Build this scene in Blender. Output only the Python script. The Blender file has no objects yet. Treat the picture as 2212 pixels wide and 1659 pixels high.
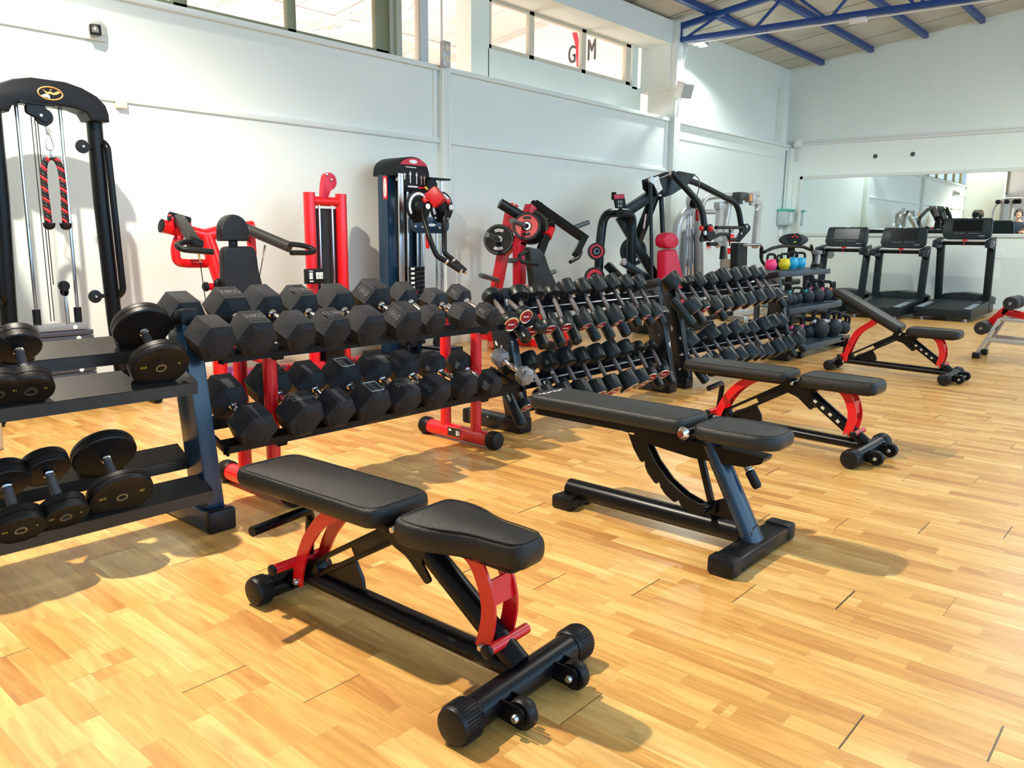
import bpy, bmesh, math, random
from mathutils import Vector as V, Matrix as MX
random.seed(7)
SC = bpy.context.scene
COL = SC.collection
PI = math.pi
# ---------------------------------------------------------------- camera
cam = bpy.data.objects.new('camera', bpy.data.cameras.new('camera'))
COL.objects.link(cam)
yaw, pit, rol = math.radians(40.987), math.radians(10.458), math.radians(0.531)
fw = V((math.cos(yaw)*math.cos(pit), math.sin(yaw)*math.cos(pit), -math.sin(pit)))
rt = V((math.sin(yaw), -math.cos(yaw), 0)); up = rt.cross(fw)
r2 = rt*math.cos(rol)+up*math.sin(rol); u2 = up*math.cos(rol)-rt*math.sin(rol)
m = MX((r2, u2, -fw)).transposed().to_4x4(); m.translation = V((0, 0, 1.2))
cam.matrix_world = m
cam.data.sensor_width = 36; cam.data.lens = 1726.2/2212*36
cam.data.clip_start = .05; cam.data.clip_end = 200
SC.camera = cam
# ---------------------------------------------------------------- sky, lamps, exposure
SC.view_settings.view_transform = 'Standard'; SC.view_settings.look = 'None'
SC.view_settings.gamma = 1; SC.view_settings.use_curve_mapping = False
SC.view_settings.exposure = 0.0
SC.cycles.use_denoising = True
SC.cycles.max_bounces = 8; SC.cycles.diffuse_bounces = 4; SC.cycles.glossy_bounces = 4
SC.cycles.transparent_max_bounces = 16; SC.cycles.sample_clamp_indirect = 6
w = bpy.data.worlds.new('sky'); SC.world = w; w.use_nodes = True
bg = w.node_tree.nodes['Background']
bg.inputs[0].default_value = (0.50, 0.75, 1.0, 1); bg.inputs[1].default_value = 1.1
def lamp(name, kind, loc, power, color, aim=None, **kw):
    d = bpy.data.lights.new(name, kind); d.energy = power; d.color = color
    o = bpy.data.objects.new(name, d); COL.objects.link(o); o.location = loc
    if aim is not None:
        o.rotation_euler = (V(aim)-V(loc)).to_track_quat('-Z', 'Y').to_euler()
    for k, v in kw.items(): setattr(d, k, v)
    return o
# floodlights (the nearest throws the crisp floor shadows), then two added soft fill lamps
lamp('flood_and_fill_light', 'SPOT', (1.12, 3.65, 3.8), 980, (1, .90, .75), (1.3, 4.05, 0), spot_size=math.radians(142), spot_blend=.4, shadow_soft_size=.045)
lamp('flood_and_fill_light', 'SPOT', (1.75, 5.85, 4.15), 130, (1, .94, .78), (1.9, 6.1, 0), spot_size=math.radians(150), spot_blend=.4, shadow_soft_size=.06)
lamp('flood_and_fill_light', 'SPOT', (11.25, 6.02, 3.93), 190, (.95, 1, .97), (11.6, 5.6, 0), spot_size=math.radians(150), spot_blend=.35, shadow_soft_size=.06)
lamp('flood_and_fill_light', 'SPOT', (6.2, 1.0, 4.0), 200, (1, .98, .90), (6.2, 1.6, 0), spot_size=math.radians(165), spot_blend=.6, shadow_soft_size=.8)  # unseen soft fill lamp, added over the middle of the hall
lamp('flood_and_fill_light', 'SPOT', (11.4, 1.0, 4.0), 470, (.97, 1, .92), (11.8, 1.6, 0), spot_size=math.radians(170), spot_blend=.6, shadow_soft_size=.8)  # second added fill lamp, brightens the back wall
# daylight from the glazed side behind the camera
lamp('daylight', 'AREA', (5, -6.5, 3.0), 520, (.45, .72, 1), (5, 3, .8), shape='RECTANGLE', size=16, size_y=3.5)
for x_ in (-2, 3.5, 8.5): lamp('next_hall_light', 'POINT', (x_, 9.9, 2.0), 330, (1, .96, .94), shadow_soft_size=1.2)  # unseen point lamps added below the sills to brighten the next hall
# ---------------------------------------------------------------- materials
MATS = {}
def mat(name, col, rough=.5, metal=0, bump=0, bscale=200, var=0, vscale=6, coat=0, emit=None, estr=1, spec=.5):
    if name in MATS: return MATS[name]
    m = bpy.data.materials.new(name); m.use_nodes = True
    nt = m.node_tree; b = nt.nodes['Principled BSDF']
    c = tuple(col)+(1,)
    b.inputs['Base Color'].default_value = c; b.inputs['Roughness'].default_value = rough
    b.inputs['Metallic'].default_value = metal; b.inputs['Coat Weight'].default_value = coat
    b.inputs['Specular IOR Level'].default_value = spec
    if emit: b.inputs['Emission Color'].default_value = tuple(emit)+(1,); b.inputs['Emission Strength'].default_value = estr
    tc = nt.nodes.new('ShaderNodeTexCoord')
    if var:
        n = nt.nodes.new('ShaderNodeTexNoise'); n.inputs['Scale'].default_value = vscale; n.inputs['Detail'].default_value = 5
        nt.links.new(tc.outputs['Object'], n.inputs['Vector'])
        mx = nt.nodes.new('ShaderNodeMix'); mx.data_type = 'RGBA'; mx.blend_type = 'MULTIPLY'
        mx.inputs[0].default_value = 1; mx.inputs[6].default_value = c
        rp = nt.nodes.new('ShaderNodeMapRange'); rp.inputs['From Min'].default_value = .3; rp.inputs['From Max'].default_value = .7
        rp.inputs['To Min'].default_value = 1-var; rp.inputs['To Max'].default_value = 1+var*.3
        nt.links.new(n.outputs['Fac'], rp.inputs['Value'])
        nt.links.new(rp.outputs['Result'], mx.inputs[7]); nt.links.new(mx.outputs[2], b.inputs['Base Color'])
    if bump:
        n2 = nt.nodes.new('ShaderNodeTexNoise'); n2.inputs['Scale'].default_value = bscale; n2.inputs['Detail'].default_value = 4
        nt.links.new(tc.outputs['Object'], n2.inputs['Vector'])
        bp = nt.nodes.new('ShaderNodeBump'); bp.inputs['Strength'].default_value = bump; bp.inputs['Distance'].default_value = .004
        nt.links.new(n2.outputs['Fac'], bp.inputs['Height']); nt.links.new(bp.outputs['Normal'], b.inputs['Normal'])
    MATS[name] = m
    return m
BLK = mat('black powder coat', (.004, .0045, .006), .3, var=.3, vscale=30, spec=.25)
NVY = mat('blue black enamel', (.008, .030, .065), .25, spec=.5)
MBK = mat('matte black plastic', (.006, .007, .009), .45, bump=.15, bscale=300, spec=.22)
RUB = mat('black rubber', (.008, .008, .009), .4, bump=.2, bscale=180, var=.35, vscale=18, spec=.28)
HEX = mat('worn hex rubber', (.026, .027, .030), .6, spec=.18, bump=.25, bscale=160, var=.45, vscale=12)
GHX = mat('bare grey cast iron', (.30, .30, .30), .55, metal=.3, bump=.3, bscale=120, var=.35, vscale=25)
PAD = mat('black vinyl', (.006, .0065, .007), .30, bump=.5, bscale=420, spec=.4)
PADG = mat('charcoal vinyl', (.014, .017, .017), .32, bump=.4, bscale=420, spec=.4)
RED = mat('red powder coat', (.72, .006, .012), .3, coat=.3)
DRED = mat('dark red powder coat', (.50, .004, .022), .35)
PADR = mat('crimson vinyl', (.62, .004, .045), .42, bump=.2, bscale=300)
CHR = mat('chrome', (.82, .83, .85), .12, 1)
STL = mat('brushed steel', (.55, .56, .58), .3, 1)
ZNC = mat('zinc bolt', (.62, .63, .65), .35, 1)
SIL = mat('silver grey paint', (.50, .51, .50), .35, metal=.35)
GRY = mat('mid grey plastic', (.20, .22, .24), .45)
WHT = mat('white plastic', (.80, .81, .79), .4)
WPT = mat('white print', (.85, .85, .83), .5)
BPT = mat('black print', (.01, .01, .01), .6)
GRN = mat('green plastic', (.05, .45, .30), .4)
BRS = mat('brassy orange print', (.75, .36, .10), .4, metal=.4)
BLU = mat('blue gloss paint', (.005, .05, .24), .4)
SHELF = mat('slate grey enamel', (.035, .055, .075), .4, spec=.3)
CREAM = mat('cream plastic', (.72, .64, .50), .5)
# ---------------------------------------------------------------- mesh builder
class G:
    def __init__(s): s.bm = bmesh.new(); s.mi = 0
    def _faces(s, vs, fs):
        bv = [s.bm.verts.new(v) for v in vs]
        for f in fs:
            try: s.bm.faces.new([bv[i] for i in f]).material_index = s.mi
            except ValueError: pass
        return bv
    def box(s, c, size, R=None, bev=0, seg=2):
        M = MX.Translation(V(c)) @ ((R.to_4x4()) if R else MX()) @ MX.Diagonal(V(size).to_4d())
        vs = bmesh.ops.create_cube(s.bm, size=1, matrix=M)['verts']
        es = {e for v in vs for e in v.link_edges}; fs = {f for v in vs for f in v.link_faces}
        for f in fs: f.material_index = s.mi
        if bev:
            r = bmesh.ops.bevel(s.bm, geom=list(es), offset=bev, segments=seg, profile=.5, affect='EDGES', clamp_overlap=True)
            for f in r['faces']: f.material_index = s.mi
        return s
    def bar(s, a, b, w, h, bev=.003, up=(0, 0, 1)):
        a, b = V(a), V(b); d = (b-a); L = d.length; d.normalize()
        x = d.cross(V(up))
        if x.length < 1e-4: x = V((1, 0, 0))
        x.normalize(); z = x.cross(d)
        return s.box((a+b)/2, (w, L, h), MX((x, d, z)).transposed(), bev)
    def tube(s, pts, r, n=12, closed=False, flat=1):
        P = [V(p) for p in pts]; N = len(P); vs = []; ref = None
        rr = r if isinstance(r, (list, tuple)) else [r]*N
        for i in range(N):
            if closed: t = (P[(i+1) % N]-P[i-1])
            else: t = P[min(i+1, N-1)]-P[max(i-1, 0)]
            t.normalize()
            if ref is None:
                ref = V((0, 0, 1)) if abs(t.z) < .9 else V((0, 1, 0))
            x = t.cross(ref); x.normalize(); y = x.cross(t); ref = y
            for k in range(n):
                a = 2*PI*k/n; vs.append(P[i]+x*math.cos(a)*rr[i]+y*math.sin(a)*rr[i]*flat)
        fs = []
        for i in range(N if closed else N-1):
            j = (i+1) % N
            for k in range(n):
                k2 = (k+1) % n; fs.append((i*n+k, j*n+k, j*n+k2, i*n+k2))
        if not closed: fs += [tuple(range(n))[::1], tuple(range((N-1)*n, N*n))[::-1]]
        s._faces(vs, fs); return s
    def cyl(s, a, b, r, r2=None, n=20):
        a, b = V(a), V(b)
        return s.lathe([(r, 0), (r if r2 is None else r2, (b-a).length)], a, b-a, n)
    def lathe(s, prof, o, ax, n=24):
        ax = V(ax).normalized(); o = V(o)
        x = ax.cross(V((0, 0, 1)));
        if x.length < 1e-3: x = V((1, 0, 0))
        x.normalize(); y = ax.cross(x); vs = []; K = len(prof)
        for r, h in prof:
            for k in range(n):
                a = 2*PI*k/n; vs.append(o+ax*h+(x*math.cos(a)+y*math.sin(a))*max(r, 1e-5))
        fs = [(i*n+k, i*n+(k+1) % n, (i+1)*n+(k+1) % n, (i+1)*n+k) for i in range(K-1) for k in range(n)]
        if prof[0] != prof[-1]: fs += [tuple(range(n))[::-1], tuple(range((K-1)*n, K*n))]
        else:
            fs += []
        s._faces(vs, fs); return s
    def cushion(s, poly, o, ux, uy, t, r, seg=5):
        """upholstered block: outline with fully rounded top and bottom edges"""
        ux, uy, o = V(ux).normalized(), V(uy).normalized(), V(o); n = ux.cross(uy); K = len(poly); r = min(r, t*.48)
        ar = sum(poly[i][0]*poly[(i+1) % K][1]-poly[(i+1) % K][0]*poly[i][1] for i in range(K)); sg = 1 if ar > 0 else -1
        nr = []
        for i in range(K):
            a, c = V((*poly[i-1], 0)), V((*poly[(i+1) % K], 0)); d = (c-a); d = d.normalized() if d.length > 1e-9 else V((1, 0, 0))
            nr.append(V((-d.y*sg, d.x*sg, 0)))
        lv = []
        for k in range(seg+1):
            a = PI/2*k/seg; lv.append((.5*r*(1-math.sin(a)), -t/2+r*(1-math.cos(a))))
        lv += [(i_, -z_) for i_, z_ in lv[::-1]]
        rings = []
        for ins, z in lv:
            rings.append([s.bm.verts.new(o+ux*(p[0]+q.x*ins)+uy*(p[1]+q.y*ins)+n*z) for p, q in zip(poly, nr)])
        fs = [s.bm.faces.new(rings[0][::-1]), s.bm.faces.new(rings[-1])]
        for A, B in zip(rings[:-1], rings[1:]):
            for i in range(K):
                j = (i+1) % K; fs.append(s.bm.faces.new((A[i], A[j], B[j], B[i])))
        for f in fs: f.material_index = s.mi
        return s
    def prism(s, poly, o, ux, uy, t, bev=0, seg=3):
        if bev >= .018 and len(poly) > 8: return s.cushion(poly, o, ux, uy, t, bev)
        ux, uy, o = V(ux).normalized(), V(uy).normalized(), V(o); n = ux.cross(uy); K = len(poly)
        A = [s.bm.verts.new(o+ux*p[0]+uy*p[1]-n*t/2) for p in poly]
        B = [s.bm.verts.new(o+ux*p[0]+uy*p[1]+n*t/2) for p in poly]
        fa = s.bm.faces.new(A[::-1]); fb = s.bm.faces.new(B); fs = [fa, fb]
        for i in range(K):
            j = (i+1) % K; fs.append(s.bm.faces.new((A[i], A[j], B[j], B[i])))
        for f in fs: f.material_index = s.mi
        if bev:
            es = list(set(fa.edges) | set(fb.edges))
            r = bmesh.ops.bevel(s.bm, geom=es, offset=bev, segments=seg, profile=.5, affect='EDGES', clamp_overlap=True)
            for f in r['faces']: f.material_index = s.mi
        return s
    def ball(s, c, r, sc=(1, 1, 1), n=16, R=None):
        M = MX.Translation(V(c)) @ (R.to_4x4() if R else MX()) @ MX.Diagonal((r*sc[0], r*sc[1], r*sc[2], 1))
        vs = bmesh.ops.create_uvsphere(s.bm, u_segments=n, v_segments=max(8, n//2), radius=1, matrix=M)['verts']
        for f in {f for v in vs for f in v.link_faces}: f.material_index = s.mi
        return s
    def mat(s, i): s.mi = i; return s
    def build(s, name, mats, parent=None, label=None, ang=38, **kw):
        bmesh.ops.recalc_face_normals(s.bm, faces=s.bm.faces)
        me = bpy.data.meshes.new(name)
        off = V((0, 0, 0))
        if parent is not None:
            p = parent
            while p is not None: off = off+p.location; p = p.parent
        elif kw.pop('recenter', True) and len(s.bm.verts):
            xs = [v.co for v in s.bm.verts]
            off = V(((min(c.x for c in xs)+max(c.x for c in xs))/2, (min(c.y for c in xs)+max(c.y for c in xs))/2, min(c.z for c in xs)))
        bmesh.ops.translate(s.bm, verts=s.bm.verts, vec=-off)
        s.bm.to_mesh(me); s.bm.free()
        for q in (mats if isinstance(mats, (list, tuple)) else [mats]): me.materials.append(q)
        for p in me.polygons: p.use_smooth = True
        me.set_sharp_from_angle(angle=math.radians(ang))
        o = bpy.data.objects.new(name, me); COL.objects.link(o)
        if parent is not None: o.parent = parent
        else: o.location = off
        if label: o['label'] = label
        for k, v in kw.items(): o[k] = v
        return o
def fil(pts, rad, n=5, closed=False):
    """round the corners of a polyline"""
    P = [V(p) for p in pts]; out = []
    N = len(P)
    for i in range(N):
        if not closed and i in (0, N-1): out.append(P[i]); continue
        a, b, c = P[i-1], P[i], P[(i+1) % N]
        d1, d2 = (a-b), (c-b); r = min(rad, d1.length*.49, d2.length*.49)
        p, q = b+d1.normalized()*r, b+d2.normalized()*r
        for k in range(n+1):
            t = k/n; out.append(p*(1-t)**2+b*2*t*(1-t)+q*t*t)
    return out
def fil2(pts, rad, n=5): return [(p.x, p.y) for p in fil([(a, b, 0) for a, b in pts], rad, n, True)]
def spl(pts, k=6):
    P = [V(p) for p in pts]; out = []
    for i in range(len(P)-1):
        a, b, c, d = P[max(i-1, 0)], P[i], P[i+1], P[min(i+2, len(P)-1)]
        for j in range(k):
            t = j/k
            out.append(.5*((2*b)+(c-a)*t+(2*a-5*b+4*c-d)*t*t+(3*b-a-3*c+d)*t**3))
    return out+[P[-1]]
def thing(name, label, cat, loc=(0, 0, 0), rz=0, group=None):
    o = bpy.data.objects.new(name, None); COL.objects.link(o); o.location = loc; o.rotation_euler = (0, 0, rz)
    o.empty_display_size = .1
    o['label'] = label; o['category'] = cat
    if group: o['group'] = group
    return o
def tag(o, label, cat, group=None):
    o['label'] = label; o['category'] = cat
    if group: o['group'] = group
    return o
def st(o): o['kind'] = 'structure'; return o
def dup(root, loc, rot=None, label=None, group=None):
    def cp(o, par):
        c = o.copy(); COL.objects.link(c); c.parent = par
        for ch in o.children: cp(ch, c)
        return c
    r = cp(root, None); r.location = loc
    if rot is not None: r.rotation_euler = rot
    if label: r['label'] = label
    if group: r['group'] = group
    return r
def text(s, size, o, ux, uy, m, parent, name='lettering', ext=.0006, label=None, align='CENTER'):
    c = bpy.data.curves.new('t', 'FONT'); c.body = s; c.size = size; c.extrude = ext; c.align_x = align; c.align_y = 'CENTER'
    t = bpy.data.objects.new('t', c); COL.objects.link(t)
    dg = bpy.context.evaluated_depsgraph_get(); dg.update()
    me = bpy.data.meshes.new_from_object(t.evaluated_get(dg)); bpy.data.objects.remove(t); bpy.data.curves.remove(c)
    ux = V(ux).normalized(); uy = V(uy); uy = (uy-ux*uy.dot(ux)).normalized(); n = ux.cross(uy)
    off = V((0, 0, 0)); p = parent
    while p is not None: off = off+p.location; p = p.parent
    M = MX((ux, uy, n)).transposed().to_4x4(); M.translation = V(o)-off
    me.transform(M); me.materials.clear(); me.materials.append(m); me.name = name
    ob = bpy.data.objects.new(name, me); COL.objects.link(ob); ob.parent = parent
    if label: ob['label'] = label
    return ob
def bolt(g, p, d, r=.012, h=.012):
    g.lathe([(r, 0), (r, h*.6), (r*.7, h)], p, d, 10)
ORD = ['first', 'second', 'third', 'fourth', 'fifth', 'sixth', 'seventh', 'eighth', 'ninth', 'tenth', 'eleventh', 'twelfth']
def islands(g):
    """split the builder's geometry into pieces that touch (bounding boxes overlap)"""
    bm = g.bm; bm.verts.index_update(); seen = {}; comps = []
    for v in bm.verts:
        if v in seen: continue
        st_, comp = [v], []; seen[v] = 1
        while st_:
            a = st_.pop(); comp.append(a)
            for e in a.link_edges:
                o = e.other_vert(a)
                if o not in seen: seen[o] = 1; st_.append(o)
        lo = [min(q.co[i] for q in comp) for i in range(3)]; hi = [max(q.co[i] for q in comp) for i in range(3)]
        comps.append([comp, lo, hi])
    ch = True
    while ch:
        ch = False
        for i in range(len(comps)):
            for j in range(i+1, len(comps)):
                a, b_ = comps[i], comps[j]
                if all(a[1][k] <= b_[2][k]+.0005 and b_[1][k] <= a[2][k]+.0005 for k in range(3)):
                    a[0] += b_[0]; a[1] = [min(p, q) for p, q in zip(a[1], b_[1])]; a[2] = [max(p, q) for p, q in zip(a[2], b_[2])]
                    comps.pop(j); ch = True; break
            if ch: break
    return [c[0] for c in comps]
def parts(g, name, mats, parent, **kw):
    """build every separate piece as a part of its own"""
    out = []
    for comp in islands(g):
        h = G(); mp = {v: h.bm.verts.new(v.co) for v in comp}; S = set(comp)
        for f in {f for v in comp for f in v.link_faces}:
            h.bm.faces.new([mp[v] for v in f.verts]).material_index = f.material_index
        out.append(h.build(name, mats, parent, **kw))
    g.bm.free()
    return out
# ---------------------------------------------------------------- shell materials
def nodes(name):
    m = bpy.data.materials.new(name); m.use_nodes = True; nt = m.node_tree
    return m, nt, nt.nodes['Principled BSDF'], nt.nodes.new, nt.links.new
def floor_mat():
    m, nt, b, N, L = nodes('laminate boards')
    def M(op, a, bb=None, c=None):
        n = N('ShaderNodeMath'); n.operation = op
        for i, v in enumerate((a, bb, c)):
            if v is None: continue
            if isinstance(v, (int, float)): n.inputs[i].default_value = v
            else: L(v, n.inputs[i])
        return n.outputs[0]
    tc = N('ShaderNodeTexCoord'); sp = N('ShaderNodeSeparateXYZ'); L(tc.outputs['Object'], sp.inputs[0])
    x, y = sp.outputs[0], sp.outputs[1]
    BW = .1856; u = M('DIVIDE', M('SUBTRACT', x, .893), BW); row = M('FLOOR', u); fu = M('FRACT', u)
    LN = 1.38
    v = M('DIVIDE', M('SUBTRACT', M('ADD', y, M('MULTIPLY', row, .278)), 1.925), LN); fv = M('FRACT', v); bid = M('FLOOR', v)
    su = M('MULTIPLY', u, 3); srow = M('FLOOR', su); fs = M('FRACT', su)
    def rnd(a, bb):
        c = N('ShaderNodeCombineXYZ'); L(a, c.inputs[0]); L(bb, c.inputs[1])
        wn = N('ShaderNodeTexWhiteNoise'); L(c.outputs[0], wn.inputs['Vector']); return wn
    r0 = rnd(srow, bid).outputs['Value']
    pt = M('ADD', M('MULTIPLY', y, 2.7), M('MULTIPLY', r0, 7.3))
    # uneven piece lengths: warp the coordinate a little
    pt = M('ADD', pt, M('MULTIPLY', M('SINE', M('MULTIPLY', pt, 2.1)), .22))
    pid = M('FLOOR', pt); fp = M('FRACT', pt)
    wn = rnd(srow, M('ADD', pid, M('MULTIPLY', bid, 31)))
    tone = wn.outputs['Value']
    ramp = N('ShaderNodeValToRGB'); cr = ramp.color_ramp
    cr.elements[0].position = 0; cr.elements[0].color = (.58, .275, .075, 1)
    cr.elements[1].position = 1; cr.elements[1].color = (.83, .53, .19, 1)
    for p, c in ((.12, (.66, .34, .09, 1)), (.45, (.735, .41, .118, 1)), (.8, (.79, .465, .145, 1))):
        e = cr.elements.new(p); e.color = c
    L(tone, ramp.inputs[0])
    # grain: noise stretched along the board, shifted for every piece
    mp = N('ShaderNodeCombineXYZ'); L(M('MULTIPLY', x, 26), mp.inputs[0]); L(M('ADD', M('MULTIPLY', y, 2.6), M('MULTIPLY', tone, 40)), mp.inputs[1]); L(M('MULTIPLY', tone, 17), mp.inputs[2])
    g = N('ShaderNodeTexNoise'); g.inputs['Scale'].default_value = 1.0; g.inputs['Detail'].default_value = 7; g.inputs['Distortion'].default_value = 1.6; L(mp.outputs[0], g.inputs['Vector'])
    g2 = N('ShaderNodeTexNoise'); g2.inputs['Scale'].default_value = .35; g2.inputs['Detail'].default_value = 3; L(mp.outputs[0], g2.inputs['Vector'])
    def mul(col, fac, lo, hi, a, bb):
        r = N('ShaderNodeMapRange'); r.inputs['From Min'].default_value = lo; r.inputs['From Max'].default_value = hi
        r.inputs['To Min'].default_value = a; r.inputs['To Max'].default_value = bb; L(fac, r.inputs['Value'])
        mx = N('ShaderNodeMix'); mx.data_type = 'RGBA'; mx.blend_type = 'MULTIPLY'; mx.inputs[0].default_value = 1
        L(col, mx.inputs[6]); c = N('ShaderNodeCombineXYZ')
        L(r.outputs[0], c.inputs[0]); L(M('POWER', r.outputs[0], 1.35), c.inputs[1]); L(M('POWER', r.outputs[0], 1.7), c.inputs[2]); L(c.outputs[0], mx.inputs[7])
        return mx.outputs[2]
    col = mul(ramp.outputs[0], g.outputs['Fac'], .35, .68, 1.08, .80)
    col = mul(col, g2.outputs['Fac'], .35, .7, 1.05, .86)
    # joints: dark gaps at the board ends, hairlines along the boards, faint piece joints
    gapw = M('MULTIPLY', rnd(row, bid).outputs['Value'], .0042)
    dv = M('MULTIPLY', M('MINIMUM', fv, M('SUBTRACT', 1, fv)), LN)
    gap = M('LESS_THAN', dv, gapw)
    du = M('MULTIPLY', M('MINIMUM', fu, M('SUBTRACT', 1, fu)), BW)
    hair = M('LESS_THAN', du, M('MULTIPLY', rnd(row, 5.0 if False else bid).outputs['Value'], .0011))
    dk = M('MAXIMUM', M('MULTIPLY', gap, .9), M('MULTIPLY', hair, .62))
    pj = M('MAXIMUM', M('LESS_THAN', fp, .004), M('LESS_THAN', fs, .012)); dk = M('MAXIMUM', dk, M('MULTIPLY', pj, .16))
    mx = N('ShaderNodeMix'); mx.data_type = 'RGBA'; L(dk, mx.inputs[0]); L(col, mx.inputs[6]); mx.inputs[7].default_value = (.03, .022, .015, 1)
    L(mx.outputs[2], b.inputs['Base Color'])
    rr = N('ShaderNodeMapRange'); L(g.outputs['Fac'], rr.inputs['Value']); rr.inputs['To Min'].default_value = .22; rr.inputs['To Max'].default_value = .36
    L(rr.outputs[0], b.inputs['Roughness'])
    bp = N('ShaderNodeBump'); bp.inputs['Strength'].default_value = .25; bp.inputs['Distance'].default_value = .002
    L(M('SUBTRACT', 1, dk), bp.inputs['Height']); L(bp.outputs[0], b.inputs['Normal'])
    return m
def plaster(name, c1, c2, rough=.75):
    m, nt, b, N, L = nodes(name)
    tc = N('ShaderNodeTexCoord'); n = N('ShaderNodeTexNoise'); n.inputs['Scale'].default_value = .7; n.inputs['Detail'].default_value = 6
    L(tc.outputs['Object'], n.inputs['Vector'])
    mx = N('ShaderNodeMix'); mx.data_type = 'RGBA'; mx.inputs[6].default_value = c1+(1,); mx.inputs[7].default_value = c2+(1,)
    rp = N('ShaderNodeMapRange'); rp.inputs['From Min'].default_value = .42; rp.inputs['From Max'].default_value = .66; L(n.outputs['Fac'], rp.inputs['Value']); L(rp.outputs[0], mx.inputs[0])
    L(mx.outputs[2], b.inputs['Base Color']); b.inputs['Roughness'].default_value = rough
    n2 = N('ShaderNodeTexNoise'); n2.inputs['Scale'].default_value = 14; n2.inputs['Detail'].default_value = 6; L(tc.outputs['Object'], n2.inputs['Vector'])
    bp = N('ShaderNodeBump'); bp.inputs['Strength'].default_value = .12; bp.inputs['Distance'].default_value = .01; L(n2.outputs['Fac'], bp.inputs['Height']); L(bp.outputs[0], b.inputs['Normal'])
    return m
def panel_roof(name, col, along, pitch, dark):
    """roof panels: dark joints every `pitch` metres along one axis (0 = x, 1 = y), with damp stains"""
    m, nt, b, N, L = nodes(name)
    tc = N('ShaderNodeTexCoord'); sp = N('ShaderNodeSeparateXYZ'); L(tc.outputs['Object'], sp.inputs[0])
    d = N('ShaderNodeMath'); d.operation = 'DIVIDE'; L(sp.outputs[along], d.inputs[0]); d.inputs[1].default_value = pitch
    f = N('ShaderNodeMath'); f.operation = 'FRACT'; L(d.outputs[0], f.inputs[0])
    l = N('ShaderNodeMath'); l.operation = 'LESS_THAN'; L(f.outputs[0], l.inputs[0]); l.inputs[1].default_value = .025/pitch
    n = N('ShaderNodeTexNoise'); n.inputs['Scale'].default_value = 1.3; n.inputs['Detail'].default_value = 8; L(tc.outputs['Object'], n.inputs['Vector'])
    rp = N('ShaderNodeMapRange'); rp.inputs['From Min'].default_value = .5; rp.inputs['From Max'].default_value = .75; L(n.outputs['Fac'], rp.inputs['Value'])
    a = N('ShaderNodeMix'); a.data_type = 'RGBA'; a.inputs[6].default_value = col+(1,); a.inputs[7].default_value = tuple(c*.72 for c in col)+(1,); L(rp.outputs[0], a.inputs[0])
    c = N('ShaderNodeMix'); c.data_type = 'RGBA'; L(l.outputs[0], c.inputs[0]); L(a.outputs[2], c.inputs[6]); c.inputs[7].default_value = dark+(1,)
    L(c.outputs[2], b.inputs['Base Color']); b.inputs['Roughness'].default_value = .7
    return m
FLR = floor_mat()
WAL = plaster('white wall paint', (.78, .83, .78), (.74, .80, .76))
WAL2 = plaster('pale green white paint', (.70, .78, .73), (.66, .74, .70))
CEI = panel_roof('roof panels', (.56, .54, .47), 0, .98, (.05, .045, .04))
CEI2 = panel_roof('pale pink roof panels', (.86, .74, .70), 0, .98, (.55, .45, .42))
WHW = plaster('bright white paint', (.9, .9, .9), (.86, .87, .88))
OLV = mat('olive window paint', (.20, .21, .11), .4)
CRF = mat('cream window frame', (.62, .57, .46), .45)
gm, nt, b, N, L = nodes('window glass'); MATS['glass'] = gm
b.inputs['Base Color'].default_value = (.95, .98, .97, 1); b.inputs['Roughness'].default_value = 0
tr = N('ShaderNodeBsdfTransparent'); gl = N('ShaderNodeBsdfGlossy'); gl.inputs['Roughness'].default_value = .01
lw = N('ShaderNodeLayerWeight'); lw.inputs[0].default_value = .5; ms = N('ShaderNodeMixShader')
pw = N('ShaderNodeMath'); pw.operation = 'POWER'; L(lw.outputs['Facing'], pw.inputs[0]); pw.inputs[1].default_value = 4
ml = N('ShaderNodeMath'); ml.operation = 'MULTIPLY_ADD'; L(pw.outputs[0], ml.inputs[0]); ml.inputs[1].default_value = .35; ml.inputs[2].default_value = .03
L(ml.outputs[0], ms.inputs[0]); L(tr.outputs[0], ms.inputs[1]); L(gl.outputs[0], ms.inputs[2]); L(ms.outputs[0], nt.nodes['Material Output'].inputs[0])
MIR = mat('mirror silver', (.86, .93, .91), .01, 1)
# ---------------------------------------------------------------- setting
XB = 15.41
g = G(); g.box((3.2, 2.5, -.05), (24.6, 21, .1)); st(g.build('floor', FLR, recenter=False))
def roof(y): return 4.34+.126*(6.5-y)
def slab(name, x0, x1, ya, za, yb, zb, t, m):
    g = G(); P = [(x0, ya, za), (x1, ya, za), (x1, yb, zb), (x0, yb, zb)]
    g._faces(P+[(a, b_, c+t) for a, b_, c in P], [(0, 3, 2, 1), (4, 5, 6, 7), (0, 1, 5, 4), (1, 2, 6, 5), (2, 3, 7, 6), (3, 0, 4, 7)])
    return st(g.build(name, m, recenter=False))
slab('ceiling', -9, XB+.2, 7.2, roof(7.2), -1.5, roof(-1.5), .12, CEI)
g = G(); g.box((3.2, 6.49, 1.475), (24.6, .18, 2.95))
g.box((13.2, 6.61, 3.66), (4.55, .18, 1.42)); st(g.build('wall_left', WAL, recenter=False))
g = G(); g.prism([(-6, 0), (7.2, 0), (7.2, roof(7.2)+.05), (-1.5, roof(-1.5)+.05), (-6, roof(-1.5)-.4)], (XB+.1, 0, 0), (0, 1, 0), (0, 0, 1), .2)
st(g.build('wall_back', WAL, recenter=False))
g = G(); g.box((1.1, 5.85, 2.2), (.2, 1.1, 4.4)); st(g.build('wall_end', WAL, recenter=False))
g = G(); g.box((-6.1, 1, 2.2), (.2, 11, 4.4)); st(g.build('wall_far_end', WHW, recenter=False))
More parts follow.
